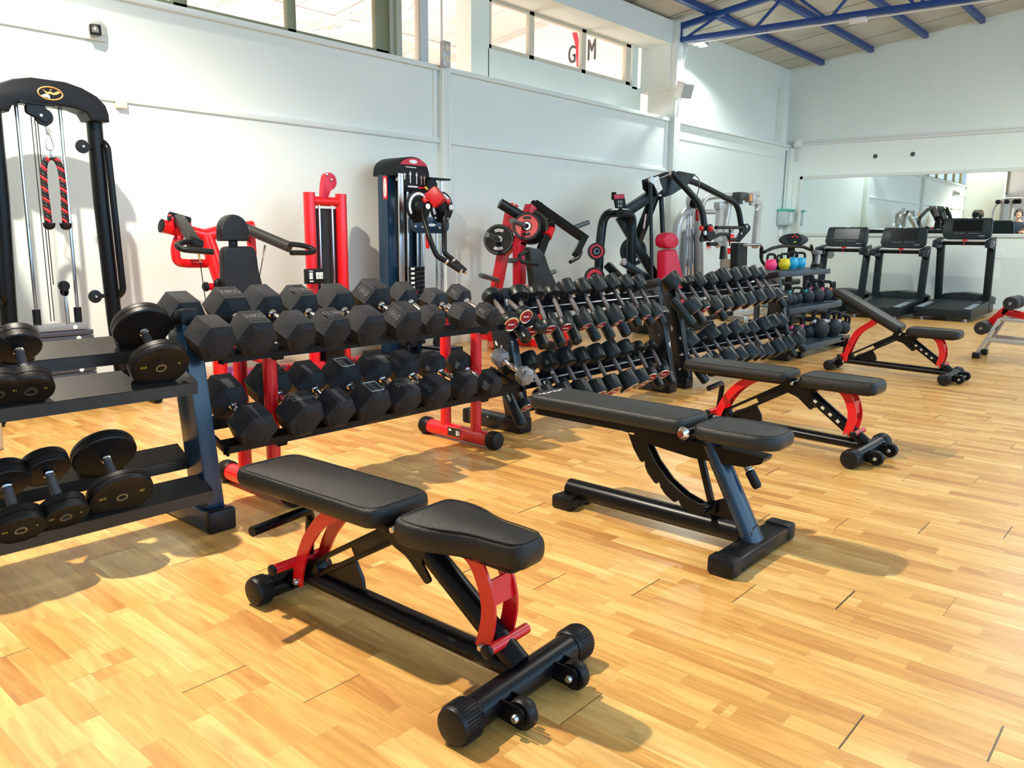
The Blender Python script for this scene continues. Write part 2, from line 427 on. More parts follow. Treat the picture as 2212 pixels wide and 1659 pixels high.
# ledges and beads of the left wall
g = G()
for x0, x1 in ((-9, 6.13), (6.26, 10.84), (11.06, XB)):
    g.box(((x0+x1)/2, 6.385, 2.925), (x1-x0, .05, .05), bev=.006)
    if x0 < 11: g.box(((x0+x1)/2, 6.39, 2.195), (x1-x0, .035, .05), bev=.006)
    if x0 < 11:
        for xx in (x0+.05, x1-.05): g.box((xx, 6.395, 2.56), (.05, .02, .68), bev=.004)
    else: g.box(((x0+x1)/2, 6.396, 2.69), (x1-x0, .01, .014))
st(g.build('trim_1', WAL))
g = G(); g.box((6.195, 6.375, 1.48), (.13, .09, 2.96), bev=.008)
for dx in (-.02, .02): g.box((6.195+dx, 6.328, 1.5), (.012, .012, 2.9))
st(g.build('trim_2', WAL))
g = G(); g.box((10.95, 6.36, 2.15), (.17, .12, 4.3), bev=.008); g.box((10.95, 6.66, 3.68), (.2, .5, .66)); g.box((10.95, 6.6, 3.15), (.16, .36, .45))
st(g.build('trim_3', WAL))
g = G(); g.box((15.05, 6.45, 3.43), (.22, .14, .98), bev=.006); g.box((XB-.03, 6.35, 1.45), (.06, .1, 2.9), bev=.01); st(g.build('trim_4', WAL))
g = G(); g.box((-1.4, 6.47, 4.2), (15.1, .14, .45)); g.box((8.55, 6.65, 4.15), (4.7, .5, .32)); st(g.build('trim_5', WAL))
g = G(); g.box((7.31, 7.025, 3.6), (.31, .25, 1.3)); g.box((9.15, 7.025, 3.185), (3.4, .25, .47)); g.box((10.68, 7.0, 3.7), (.14, .2, .62)); st(g.build('wall_left_recess', WAL2))
g = G(); g.box((3.2, 6.388, .045), (24.6, .022, .09), bev=.004); st(g.build('baseboard_left', CREAM))
g = G(); g.box((XB-.011, 0.2, .045), (.022, 12.3, .09), bev=.004); st(g.build('baseboard_back', CREAM))
# windows of the first bay: olive steel frame; of the second: cream sliding sashes
def window(name, bars, x0, x1, z0, z1, y, fm, d=.06, rail=.05):
    f = G()
    f.box(((x0+x1)/2, y, z0+rail/2), (x1-x0, d, rail)); f.box(((x0+x1)/2, y, z1-rail/2), (x1-x0, d, rail))
    for xc, wd in bars: f.box((xc, y, (z0+z1)/2), (wd, d, z1-z0), bev=.004)
    o = st(f.build(name, fm))
    xs = sorted(b_[0] for b_ in bars)
    for a, b_ in zip(xs[:-1], xs[1:]):
        p = G(); p.box(((a+b_)/2, y+.005, (z0+z1)/2), (b_-a-.02, .006, z1-z0-.03)); q = p.build('pane', gm, o); q['kind'] = 'structure'
    return o
window('window_1', [(-8.9, .14), (-6, .12), (-3, .12), (-.8, .12), (1.5, .14), (2.4, .1), (3.38, .12), (4.415, .09), (5.45, .16)], -9, 5.53, 2.95, 3.98, 6.5, OLV)
g = G(); g.box((5.56, 6.5, 3.46), (.05, .1, 1.02)); g.box((5.62, 6.46, 3.46), (.07, .1, 1.02)); st(g.build('trim_6', mat('grey olive post', (.42, .44, .36), .5)))
g = G(); g.box((6.0, 6.5, 3.46), (.1, .1, 1.02)); st(g.build('trim_7', mat('pale blue grey post', (.55, .62, .66), .5)))
window('window_2', [(5.66, .03), (5.95, .03)], 5.645, 5.965, 2.95, 3.98, 6.5, CRF, rail=.02)
window('window_3', [(7.49, .05), (8.27, .1), (9.39, .1), (10.5, .12)], 7.47, 10.56, 3.42, 4.0, 6.935, CRF)
# ---------------------------------------------------------------- next hall seen through the windows
def roof2(y): return 4.95+.139*(9.77-y)
slab('ceiling_next_hall', -9, 12.1, 12.5, roof2(12.5), 6.2, roof2(6.2), .1, CEI2)
g = G(); g.box((1.6, 12.55, 2.4), (21, .2, 4.9)); st(g.build('wall_next_hall', WHW, recenter=False))
g = G(); g.prism([(7.3, 0), (12.5, 0), (12.5, roof2(12.5)), (7.3, roof2(7.3))], (12.1, 0, 0), (0, 1, 0), (0, 0, 1), .2); st(g.build('wall_sign', WHW, recenter=False))
g = G(); g.box((3.2, 7.12, 4.88), (24.6, .16, 1.0)); st(g.build('trim_8', WAL))
sg = thing('wall_lettering', 'dark and red GYM lettering on the white wall beyond the high window', 'sign', (11.99, 8.9, 4.25))
def wletter(s_, y, z, size, m, k=.66):
    o = text(s_, size, (0, 0, 0), (1, 0, 0), (0, 1, 0), m, None, 'letter', .006)
    o.data.transform(MX.Translation(V((11.985, y, z))-sg.location) @ MX(((0, 0, -1), (-k, 0, 0), (0, 1, 0))).to_4x4()); o.parent = sg
DK = mat('dark grey sign paint', (.05, .06, .07), .5); RDS = mat('red sign paint', (.75, .02, .06), .5)
wletter('G', (12, 9.077, 4.369)[1], (12, 9.077, 4.369)[2], .42, DK, .58)
wletter('M', (12, 8.651, 4.389)[1], (12, 8.651, 4.389)[2], .50, DK, .50)
g = G(); yc, zc = (12, 8.943, 4.459)[1], (12, 8.943, 4.459)[2]
g.prism([(-.02, -.30), (.075, -.30), (.06, .02), (.10, .26), (.05, .27), (.01, .09), (-.04, .28), (-.14, .29), (-.06, .06)], (11.99, yc, zc), (0, -1, 0), (0, 0, 1), .012)
g.build('letter', RDS, sg, label='red letter Y drawn like a figure')
g = G(); g.prism([(-.09, 0), (.06, 0), (.07, .10), (.02, .04), (0, .10), (-.03, .04), (-.09, .10)], (11.99, yc+.06, zc+.33), (0, -1, 0), (0, 0, 1), .012); g.build('letter', RDS, sg, label='small red mark above the Y')
WTR = mat('white steel paint', (.86, .86, .88), .45)
g = G()
def n8(x, y, z): return (x, y, z)
y0, y1 = 12.35, 6.9; xt = 8.6
g.bar((xt, y0, 4.48), (xt, y1, 4.48), .06, .07); g.bar((xt, y0, 4.56), (xt, y1, roof2(y1)-.08), .06, .07)
k = 6
for i in range(k):
    a = y0+(y1-y0)*i/k; b_ = y0+(y1-y0)*(i+.5)/k; c = y0+(y1-y0)*(i+1)/k
    g.bar((xt, a, 4.5), (xt, b_, roof2(b_)-.1), .04, .045); g.bar((xt, b_, roof2(b_)-.1), (xt, c, 4.5), .04, .045)
tag(g.build('roof_truss', WTR), 'white painted roof truss of the next hall, seen through the left windows', 'truss')
for yy, lab in ((11.4, 'white purlin under the pink roof of the next hall, nearer its far wall'), (9.4, 'white purlin under the pink roof of the next hall, halfway up the slope')):
    g = G(); g.box((1.6, yy, roof2(yy)-.05), (20.8, .07, .09)); tag(g.build('roof_purlin', WTR), lab, 'purlin')
# ---------------------------------------------------------------- blue roof steel
def truss(x, label):
    t = thing('roof_truss', label, 'truss', (x, 6.3, 4.0), group='blue roof trusses')
    zb = lambda y: 4.045-.021*(6.33-y); zt = lambda y: roof(y)-.13
    g = G(); g.bar((x, 6.36, zb(6.36)), (x, -1.4, zb(-1.4)), .07, .07); g.build('bottom_chord', BLU, t)
    g = G(); g.bar((x, 6.36, zt(6.36)), (x, -1.4, zt(-1.4)), .07, .08); g.build('top_chord', BLU, t)
    g = G(); g.bar((x, 6.33, zb(6.33)), (x, 6.33, zt(6.33)), .06, .06, up=(1, 0, 0)); g.build('end_post', BLU, t)
    ys = [6.30, 5.70, 5.32, 4.72, 4.25, 3.65, 3.15, 2.55, 2.05, 1.45, .95, .35, -.15, -.75]
    tops = [0, 1, 0, 1]
    seq = [(6.28, 0), (5.66, 1), (5.20, 0), (4.72, 1), (4.16, 0), (3.62, 1), (3.1, 0), (2.6, 1), (2.05, 0), (1.5, 1), (1, 0), (.45, 1), (-.1, 0), (-.7, 1), (-1.2, 0)]
    for (a, ta), (b_, tb) in zip(seq[:-1], seq[1:]):
        g = G(); da = -.03 if ta == 0 else 0; g.bar((x, a+(0 if ta else -.02), zt(a) if ta else zb(a)), (x, b_+(0 if tb else .02), zt(b_) if tb else zb(b_)), .035, .035); g.build('web_bar', BLU, t)
    return t
truss(10.95, 'blue welded roof truss carried by the wall column beside the floodlight')
for i, yy in enumerate((5.884, 5.031, 4.164, 3.332, 2.48)):
    g = G(); g.box((8.2, yy, roof(yy)-.045), (14.3, .075, .085), R=MX.Rotation(-.125, 3, 'X'))
    tag(g.build('roof_purlin', BLU), ['blue roof purlin running to the back wall, nearest the left wall', 'blue roof purlin, second out from the left wall', 'blue roof purlin, third out from the left wall', 'blue roof purlin, fourth out from the left wall', 'blue roof purlin, farthest out from the left wall'][i], 'purlin', 'blue roof purlins')
# white conduit clipped under the truss
g = G(); g.tube([(10.98, 6.2, 3.985), (10.98, 3.9, 3.94)], .012); g.tube([(10.98, 3.7, 3.935), (10.98, -1, 3.85)], .012, 8)
g.box((10.99, 3.8, 3.935), (.1, .2, .07), bev=.01); tag(g.build('conduit', WHT), 'white cable conduit with a junction box under the blue truss', 'conduit')
# ---------------------------------------------------------------- adjustable benches
def arcplate(g, pts, w, x, t=.008):
    """curved flat plate in a plane x = const, through (y, z) points"""
    P = [V((0, a, b)) for a, b in pts]; P = spl(P, 5); L = []; R = []
    for i, p in enumerate(P):
        d = (P[min(i+1, len(P)-1)]-P[max(i-1, 0)]).normalized(); n = V((0, -d.z, d.y))
        L.append(p+n*w/2); R.append(p-n*w/2)
    poly = [(q.y, q.z) for q in L+R[::-1]]
    g.prism(poly, (x, 0, 0), (0, 1, 0), (0, 0, 1), t)
def cap(g, p, d, r, l):
    """ribbed rubber end cap"""
    prof = [(r*.9, 0), (r, .008), (r, l-.012), (r*.93, l-.003), (r*.8, l)]
    g.lathe(prof, p, d, 28)
    d = V(d).normalized()
    for k in range(36):
        a = 2*PI*k/36; x = d.cross(V((0, 0, 1))).normalized(); y = d.cross(x)
        q = V(p)+(x*math.cos(a)+y*math.sin(a))*r
        g.bar(q+d*.01, q+d*(l-.014), .0035, .003, 0)
def pad(g, poly, z, t, m=None, bev=.03):
    g.prism(poly, (0, 0, z-t/2), (1, 0, 0), (0, 1, 0), t, bev, 4)
def fid_bench(label, loc, rz, back, waist, holes, group):
    b = thing('weight_bench', label, 'bench', group=group)
    L = 1.0
    g = G(); g.cyl((-.215, 0, .052), (.215, 0, .052), .043); g.build('front_foot', BLK, b)
    for s in (-1, 1):
        g = G(); cap(g, (s*.205, 0, .052), (s, 0, 0), .05, .075); g.build('end_cap', RUB, b)
    g = G(); g.cyl((-.1, L, .05), (.1, L, .05), .04); g.build('rear_foot', BLK, b)
    for s in (-1, 1):
        g = G(); cap(g, (s*.09, L, .05), (s, 0, 0), .047, .06); g.build('end_cap', RUB, b)
    for x in (-.115, .115):
        g = G()
        for s in (-.023, .023):
            g.prism(fil2([(-.03, .075), (.045, .075), (.045, .03), (-.11, .018), (-.112, .075)], .022), (x+s, 0, 0), (0, 1, 0), (0, 0, 1), .005)
        o = parts(g, 'wheel_bracket', BLK, b)[0]
        g = G(); g.lathe([(.013, -.016), (.036, -.016), (.04, -.01), (.04, .01), (.036, .016), (.013, .016), (.013, -.016)], (x, -.088, .046), (1, 0, 0), 28); w_ = g.build('wheel', RUB, o)
        g = G(); bolt(g, (x-.026, -.088, .046), (-1, 0, 0), .011); bolt(g, (x+.026, -.088, .046), (1, 0, 0), .011); parts(g, 'axle_bolt', ZNC, o)
    g = G(); g.tube([(0, .02, .075), (0, .93, .095)], .036, 16, flat=.8); g.build('bottom_rail', BLK, b)
    g = G(); g.tube([(0, .012, .09), (0, .40, .365)], .034, 16); o = g.build('front_upright', BLK, b)
    if holes:
        g = G(); d = V((0, .388, .275)).normalized()
        for k in range(4): g.box(V((-.034, .16, .195))+d*.055*k, (.004, .02, .016), R=MX.Rotation(math.atan2(.275, .388), 3, 'X'))
        parts(g, 'adjustment_slot', mat('bare metal slot', (.62, .55, .45), .5), o)
    # rear strut: two flat bars with a slot between them
    g = G(); d = V((0, -.56, .325)).normalized(); n = V((0, .325, .56)).normalized(); a = V((0, .985, .05)); e = V((0, .44, .365))
    g.bar(a+n*.022, e+n*.022, .05, .016, .004); g.bar(a-n*.022, e-n*.022, .05, .016, .004)
    g.bar(a, a+(e-a)*.3, .045, .04); g.bar(a+(e-a)*.62, e, .045, .04); parts(g, 'rear_strut', BLK, b)
    g = G(); g.prism([(.86, .10), (.62, .12), (.625, .155), (.66, .21), (.78, .16)], (0, 0, 0), (0, 1, 0), (0, 0, 1), .012); g.build('gusset_plate', BLK, b)
    g = G()
    for x in (-.03, .03): g.prism(fil2([(.31, .345), (.36, .39), (.49, .39), (.50, .35), (.45, .315), (.40, .30), (.32, .235), (.30, .25), (.34, .30)], .015), (x, 0, 0), (0, 1, 0), (0, 0, 1), .008)
    g.cyl((-.05, .37, .375), (.05, .37, .375), .012); g.cyl((-.05, .43, .38), (.05, .43, .38), .012)
    parts(g, 'hinge_plate', BLK, b)
    g = G()
    for y in (.37, .43): bolt(g, (-.05, y, .378), (-1, 0, 0), .012); bolt(g, (.05, y, .378), (1, 0, 0), .012)
    parts(g, 'hinge_bolt', ZNC, b)
    # backrest pad tilts about the hinge
    hy, hz = .43, .385; R = MX.Rotation(back, 3, 'X')
    T = lambda p: R @ (V(p)-V((0, hy, hz)))+V((0, hy, hz))
    g = G(); pad(g, fil2([(-.125, .44), (.125, .44), (.125, 1.12), (-.125, 1.12)], .05), .445, .058)
    for v in g.bm.verts: v.co = T(v.co)
    bp = g.build('backrest_pad', PAD, b)
    g = G(); sx = .113
    P = [T((x, y, .4455)) for x, y in fil2([(-sx, .455), (sx, .455), (sx, 1.105), (-sx, 1.105)], .05)]
    g.tube(P, .0022, 6, closed=True); g.build('seam_piping', BPT, bp)
    g = G()
    for x in (-.05, .05): g.bar(T((x, .44, .378)), T((x, 1.02, .378)), .03, .022)
    g.bar(T((-.06, .95, .365)), T((.06, .95, .365)), .03, .02); parts(g, 'backrest_frame', BLK, b)
    # seat
    sw = [(-.115, .375), (.115, .375), (.128, .31), (.118, .235), (.075, .13), (.07, .04), (.06, -.035), (-.06, -.035), (-.07, .04), (-.075, .13), (-.118, .235), (-.128, .31)] if waist else [(-.125, .375), (.125, .375), (.13, .22), (.118, .02), (.10, -.05), (-.10, -.05), (-.118, .02), (-.13, .22)]
    g = G(); pad(g, fil2(sw, .05), .444, .07, bev=.032); sp_ = g.build('seat_pad', PAD, b)
    g = G(); k = .885; cx = .17
    g.tube([(x*k, (y-cx)*.93+cx, .4445) for x, y in fil2(sw, .05)], .002, 6, closed=True); g.build('seam_piping', BPT, sp_)
    g = G(); g.prism(fil2([(-.05, .36), (.05, .36), (.05, .0), (-.05, .0)], .02), (0, 0, .368), (1, 0, 0), (0, 1, 0), .012); g.bar((0, .36, .375), (0, .30, .345), .05, .03); g.build('seat_bracket', BLK, b)
    # red arcs
    q = T((0, .70, .385)); top = (q.y, q.z); z0 = q.z
    if back > .3: A = [(.885, .09), (.868, .2), (.80, .36), (.68, .46), (top[0]-.02, top[1])]
    else: A = [(.895, .075), (.878, .15), (.83, .245), (.75, .33), (.64, .392)]
    for x in (-.046, .046):
        g = G(); arcplate(g, A, .045, x); g.build('backrest_arc', RED, b)
        g = G(); arcplate(g, [(.185, .40), (.125, .36), (.088, .285), (.08, .215), (.1, .125)], .047, x); g.build('seat_arc', RED, b)
    g = G(); g.box((0, .075, .285), (.085, .008, .07), R=MX.Rotation(-.15, 3, 'X')); g.build('arc_crossplate', RED, b)
    g = G(); g.cyl((-.12, .915, .145), (.06, .915, .145), .016); o = g.build('adjustment_pin', RED, b)
    g = G(); g.lathe([(.016, 0), (.018, .002), (.018, .012), (.012, .016)], (-.12, .915, .145), (-1, 0, 0), 16); g.build('pin_cap', RUB, o)
    g = G(); g.cyl((-.075, .055, .145), (.085, .055, .145), .015); o = g.build('adjustment_pin', RED, b)
    g = G(); g.lathe([(.017, 0), (.019, .002), (.019, .012), (.012, .016)], (-.075, .055, .145), (-1, 0, 0), 16); g.build('pin_cap', RUB, o)
    g = G()
    for y, z in ((.895, .085), (.1, .13)): bolt(g, (-.05, y, z), (-1, 0, 0), .011); bolt(g, (.05, y, z), (1, 0, 0), .011)
    parts(g, 'arc_bolt', ZNC, b)
    g = G(); g.tube(fil([(.02, .93, .06), (.02, .9, .315), (-.225, .865, .315)], .045), .016, 12); o = g.build('carry_handle', BLK, b)
    b.location = loc; b.rotation_euler = (0, 0, rz)
    return b
BG = 'adjustable benches with red arcs'
fid_bench('flat black bench with red curved arcs and narrow waisted seat, nearest the camera', (1.482, 1.24, 0), math.radians(2.6), 0, True, False, BG)
fid_bench('flat black bench with red curved arcs behind the ladder-arc bench', (4.54, 1.33, 0), math.radians(-1), 0, False, True, BG)
fid_bench('black bench with red curved arcs and its backrest raised, in front of the treadmills', (7.62, 1.60, 0), math.radians(.5), math.radians(28), False, True, BG)
# bench with a notched ladder arc, fat tube frame
b = thing('weight_bench', 'all black bench with notched ladder arc and chrome spring lever', 'bench', (2.815, 1.2, 0))
X0 = 2.815
g = G(); g.box((X0, 1.205, .034), (.46, .10, .06), bev=.008); g.build('front_foot', BLK, b)
for s in (-1, 1):
    g = G(); g.box((X0+s*.245, 1.205, .036), (.075, .108, .07), bev=.014); g.build('end_cap', RUB, b)
g = G(); g.box((X0, 2.07, .035), (.10, .10, .05), bev=.006); g.build('rear_foot', BLK, b)
for s in (-1, 1):
    g = G(); g.box((X0+s*.065, 2.07, .031), (.06, .108, .062), bev=.012); g.build('end_cap', RUB, b)
g = G(); g.tube([(X0, 2.09, .078), (X0, 1.2, .078)], .043, 20); g.build('bottom_tube', BLK, b)
g = G(); g.tube([(X0, 1.205, .05), (X0, 1.40, .41)], .052, 20, flat=.7); g.build('upright', NVY, b)
g = G(); g.prism([(1.55, .10), (1.25, .10), (1.30, .215), (1.42, .16)], (X0, 0, 0), (0, 1, 0), (0, 0, 1), .014); g.build('gusset_plate', BLK, b)
g = G(); g.prism(fil2([(1.17, .40), (1.80, .43), (1.80, .40), (1.74, .395), (1.66, .365), (1.46, .345), (1.25, .35), (1.18, .375)], .01), (X0, 0, 0), (0, 1, 0), (0, 0, 1), .08); g.build('pad_carrier', BLK, b)
# toothed arc
outer = [(1.775, .395), (1.745, .33), (1.712, .285), (1.70, .278), (1.694, .288), (1.688, .283), (1.685, .262), (1.672, .238), (1.64, .205), (1.628, .20), (1.62, .211), (1.613, .206), (1.608, .19), (1.585, .165), (1.548, .143), (1.535, .143), (1.528, .155), (1.52, .15), (1.512, .135), (1.48, .118), (1.43, .11), (1.36, .135)]
inner = [(1.36, .175), (1.43, .158), (1.50, .18), (1.575, .225), (1.64, .29), (1.675, .345), (1.69, .395)]
g = G()
for x in (-.022, .022): g.prism(outer+inner, (X0+x, 0, 0), (0, 1, 0), (0, 0, 1), .009)
parts(g, 'ladder_arc', BLK, b)
g = G(); g.bar((X0, 1.455, .37), (X0, 1.385, .15), .03, .022, .004); o = g.build('support_strut', BLK, b)
g = G(); g.cyl((X0-.055, 1.388, .155), (X0+.055, 1.388, .155), .012); bolt(g, (X0-.055, 1.388, .155), (-1, 0, 0), .014, .02); g.build('strut_pin', BLK, o)
g = G(); pad(g, [(X0+x, y) for x, y in fil2([(-.115, 1.475), (.13, 1.475), (.13, 2.26), (-.115, 2.26)], .05)], .505, .06, bev=.027); bp = g.build('backrest_pad', PADG, b)
g = G(); g.tube([(X0+x, y, .5055) for x, y in fil2([(-.102, 1.49), (.117, 1.49), (.117, 2.245), (-.102, 2.245)], .05)], .002, 6, closed=True); g.build('stitched_seam', BPT, bp)
g = G()
for k in range(7): g.box((X0-.075+.026*k, 2.215-.004*(k % 3), .5052), (.016, .006+.004*((k*5) % 3), .0012))
parts(g, 'worn_print', WPT, bp, label='worn white lettering')
g = G(); g.prism(fil2([(X0-.10, 1.47), (X0+.11, 1.47), (X0+.11, 2.24), (X0-.10, 2.24)], .04), (0, 0, .432), (1, 0, 0), (0, 1, 0), .03); g.build('backrest_board', BLK, b)
g = G(); pad(g, [(X0+x, y) for x, y in fil2([(-.115, 1.44), (.12, 1.44), (.13, 1.30), (.122, 1.16), (.075, 1.10), (-.075, 1.10), (-.12, 1.16), (-.128, 1.30)], .05)], .497, .056, bev=.027); sp_ = g.build('seat_pad', PADG, b)
g = G(); g.tube([(X0+x*.89, (y-1.27)*.92+1.27, .4975) for x, y in fil2([(-.115, 1.44), (.12, 1.44), (.13, 1.30), (.122, 1.16), (.075, 1.10), (-.075, 1.10), (-.12, 1.16), (-.128, 1.30)], .05)], .002, 6, closed=True); g.build('stitched_seam', BPT, sp_)
g = G(); g.cyl((X0-.13, 1.455, .465), (X0+.13, 1.455, .465), .014); o = g.build('hinge_axle', BLK, b)
g = G()
for s in (-1, 1): g.lathe([(.022, 0), (.026, .006), (.022, .02), (.014, .03)], (X0+s*.13, 1.455, .465), (s, 0, 0), 14)
bolt(g, (X0-.045, 1.74, .41), (-1, 0, 0), .016)
parts(g, 'chrome_bolt', CHR, b)
g = G(); g.tube([(X0+.05, 1.31, .385), (X0+.05, 1.265, .315)], .012, 14)
d = V((0, -.045, -.07)).normalized()
hel = []
for k in range(110):
    a = k*.7; c = V((X0+.05, 1.31, .385))+d*(k*.00075); x = V((1, 0, 0)); y = d.cross(x); hel.append(c+(x*math.cos(a)+y*math.sin(a))*.0165)
g.tube(hel, .0026, 6); o = g.build('lever_spring', CHR, b, label='chrome coil spring')
g = G(); g.lathe([(.014, 0), (.019, .006), (.019, .062), (.013, .075)], (X0+.05, 1.265, .315), d, 18); g.build('lever_grip', RUB, b)
# decline board at the right edge: red T-frame with foam rollers on silver legs
b = thing('sit_up_bench', 'red framed sit-up bench with black foam rollers and silver grey legs', 'bench', (9.6, 1.55, 0))
xs = 9.42
def RL(c, l=.20, r=.068):
    g = G(); c = V(c); g.lathe([(.02, 0), (r*.9, 0), (r, .012), (r, l-.012), (r*.9, l), (.02, l)], c-V((l/2, 0, 0)), (1, 0, 0), 28); o = g.build('foam_roller', mat('black foam', (.013, .014, .015), .6), b)
    g = G(); g.lathe([(.016, 0), (.014, .006)], c-V((l/2, 0, 0)), (-1, 0, 0), 14); g.build('axle_end', ZNC, o)
A1 = (9.45, 1.733, 0.318); B1 = (9.45, 1.512, 0.581); C1 = (9.45, 1.277, 0.434)
RL((9.42, A1[1], A1[2])); RL((9.66, A1[1]-.01, A1[2]), .18); RL((9.42, B1[1]-.01, B1[2]+.005)); RL((9.68, B1[1]-.01, B1[2]), .2)
g = G(); g.bar((9.56, A1[1], A1[2]), (9.56, B1[1], B1[2]), .07, .07, .006); g.build('roller_post', RED, b)
g = G(); g.bar((9.56, (A1[1]+B1[1])/2-.02, (A1[2]+B1[2])/2+.04), (9.56, .6, .30), .07, .07, .006); g.build('main_beam', RED, b)
g = G(); g.cyl((9.3, A1[1], A1[2]), (9.74, A1[1], A1[2]), .014); g.cyl((9.3, B1[1]-.01, B1[2]), (9.76, B1[1]-.01, B1[2]), .014); parts(g, 'roller_axle', STL, b)
F1 = (9.351, 1.757, 0.03); T1 = (9.44, 1.585, 0.316)
for x in (9.38, 9.74):
    g = G(); g.bar((x, F1[1], .05), (x, T1[1], .42), .045, .03, .004); g.bar((x, T1[1], .42), (x, .9, .40), .045, .03, .004); o = g.build('leg', SIL, b)
    g = G(); g.box((x, F1[1], .03), (.09, .07, .06), bev=.008); g.build('rubber_foot', RUB, o)
    g = G(); g.bar((x, F1[1]-.09, .2), (x, .9, .18), .03, .045, .004); g.build('side_rail', SIL, b)
g = G(); g.bar((9.38, T1[1]-.02, .41), (9.74, T1[1]-.02, .41), .04, .03); g.bar((9.38, 1.0, .05), (9.74, 1.0, .05), .05, .05); g.bar((9.38, 1.0, .4), (9.38, 1.0, .05), .04, .04, up=(1, 0, 0)); g.bar((9.74, 1.0, .4), (9.74, 1.0, .05), .04, .04, up=(1, 0, 0)); parts(g, 'cross_tube', SIL, b)
g = G(); g.prism(fil2([(9.43, 1.28), (9.69, 1.28), (9.69, .2), (9.43, .2)], .04), (0, 0, .40), (1, 0, 0), (0, 1, 0), .055, .02); g.build('board_pad', PAD, b)
# ---------------------------------------------------------------- dumbbells
def axis_mat(fr, bk):
    """rotation whose local +Y runs from the front head to the back head"""
    y = (V(bk)-V(fr)).normalized(); x = y.cross(V((0, 0, 1))).normalized(); z = x.cross(y)
    return MX((x, y, z)).transposed()
def place(t, fr, bk):
    t.location = (V(fr)+V(bk))/2; t.rotation_euler = axis_mat(fr, bk).to_euler()
def hexhead(g, s, r, l, d):
    """six sided head with chamfered faces, flat side up; s = -1 front head, +1 back head"""
    c = r*.24
    prof = [(r*.40, -l/2-.006), (r*.60, -l/2), (r*.985, -l/2+c*.8), (r, -l/2+c), (r, l/2-c*.9), (r*.985, l/2-c*.75), (r*.68, l/2), (r*.66, l/2+.001)]
    g.lathe(prof, (0, s*d, 0), (0, s, 0), 6)
def hex_dumbbell(label, fr, bk, r, l, m, txt=None, side=None, group=None, worn=None):
    t = thing('hex_dumbbell', label, 'dumbbell', group=group)
    d = (V(bk)-V(fr)).length/2
    g = G(); g.tube([(0, -d+l*.4, 0), (0, -d*.45, 0)] and [(0, y, 0) for y in (-d+l*.4, -d*.35, -d*.2, 0, d*.2, d*.35, d-l*.4)], [.013, .014, .0165, .0175, .0165, .014, .013], 16)
    for s in (-1, 1): g.lathe([(.02, 0), (.022, .004), (.02, .012), (.016, .018)], (0, s*(d-l*.52), 0), (0, -s, 0), 16)
    g.build('handle', CHR, t)
    for s in (-1, 1):
        g = G(); hexhead(g, s, r, l, d); h = g.build('head', m, t, ang=20)
        if txt and (side is None or True):
            zt = r*.866
            if side == 'left':   # printed on the upper left facet
                n = V((-.866, 0, .5)); ctr = n*(zt+.0005)+V((0, s*d, 0)); ux, uy = V((0, -1, 0)), V((.5, 0, .866))
            else:
                n = V((0, 0, 1)); ctr = n*(zt+.0005)+V((0, s*d, 0)); ux, uy = V((1, 0, 0)), V((0, 1, 0))
            g = G(); hw, hh = r*.36, l*.26
            if side == 'left': hw, hh = l*.30, r*.34
            g.tube([ctr+ux*a+uy*b_ for a, b_ in ((-hw, -hh), (hw, -hh), (hw, hh), (-hw, hh))], .0016, 4, closed=True)
            o = g.build('weight_label', BPT if worn is None else worn, h)
            text(txt, hh*1.05, ctr, ux, uy, BPT if worn else mat('embossed rubber', (.10, .10, .095), .6), o, 'lettering', .0012)
    place(t, fr, bk)
    return t
def ringprof(R, l, groove=True):
    """rim of a round head made of stacked plates"""
    k = l/2; a = R*.07
    p = [(R*.30, -k), (R*.80, -k), (R-a*.6, -k+a*.25), (R, -k+a)]
    if groove: p += [(R, -.002), (R-.004, 0), (R, .002)]
    return p+[(R, k-a*1.6), (R-a*.5, k-a*.5), (R-a*1.6, k), (R*.55, k-.003), (R*.3, k-.003)]
YEL = mat('faded yellow print', (.55, .42, .06), .55)
def plate_dumbbell(label, fr, bk, R, l, txt, group):
    t = thing('plate_dumbbell', label, 'dumbbell', group=group); d = (V(bk)-V(fr)).length/2
    g = G(); g.tube([(0, y, 0) for y in (-d, -d*.5, -d*.45, d*.45, d*.5, d)], [.012, .013, .017, .017, .013, .012], 16); g.build('handle', mat('knurled steel', (.14, .14, .15), .45, .8, bump=.6, bscale=500), t)
    for s in (-1, 1):
        g = G(); g.lathe([(.018, 0), (.02, .004), (.018, .010), (.014, .012)], (0, s*(d-l*.55), 0), (0, -s, 0), 16); g.build('collar', CHR, t)
        g = G(); g.lathe(ringprof(R, l), (0, s*d, 0), (0, s, 0), 48); h = g.build('head', RUB, t)
        e = l/2-.003
        g = G(); g.lathe([(.014, 0), (.020, 0), (.020, .0016), (.014, .0016), (.014, 0)], (0, s*(d+e), 0), (0, s, 0), 24); o = g.build('hub_ring', STL, h)
        for k, (w_, a) in enumerate(((txt, .3), ('KG', .3+PI*.85))):
            ctr = V((math.cos(a)*R*.62*-s, s*(d+e+.0012), math.sin(a)*R*.62)); ux = V((-math.sin(a)*-s, 0, math.cos(a)))*(1)
            text(w_, R*.16, ctr, ux.cross(V((0, s, 0)))*-1 if False else (V((0, s, 0)).cross(V((0, 0, 1)))*1), (0, 0, 1), YEL, h, 'lettering', .0005)
    place(t, fr, bk); return t
BADGE = mat('red badge print', (.40, .015, .03), .4)
_proto = {}
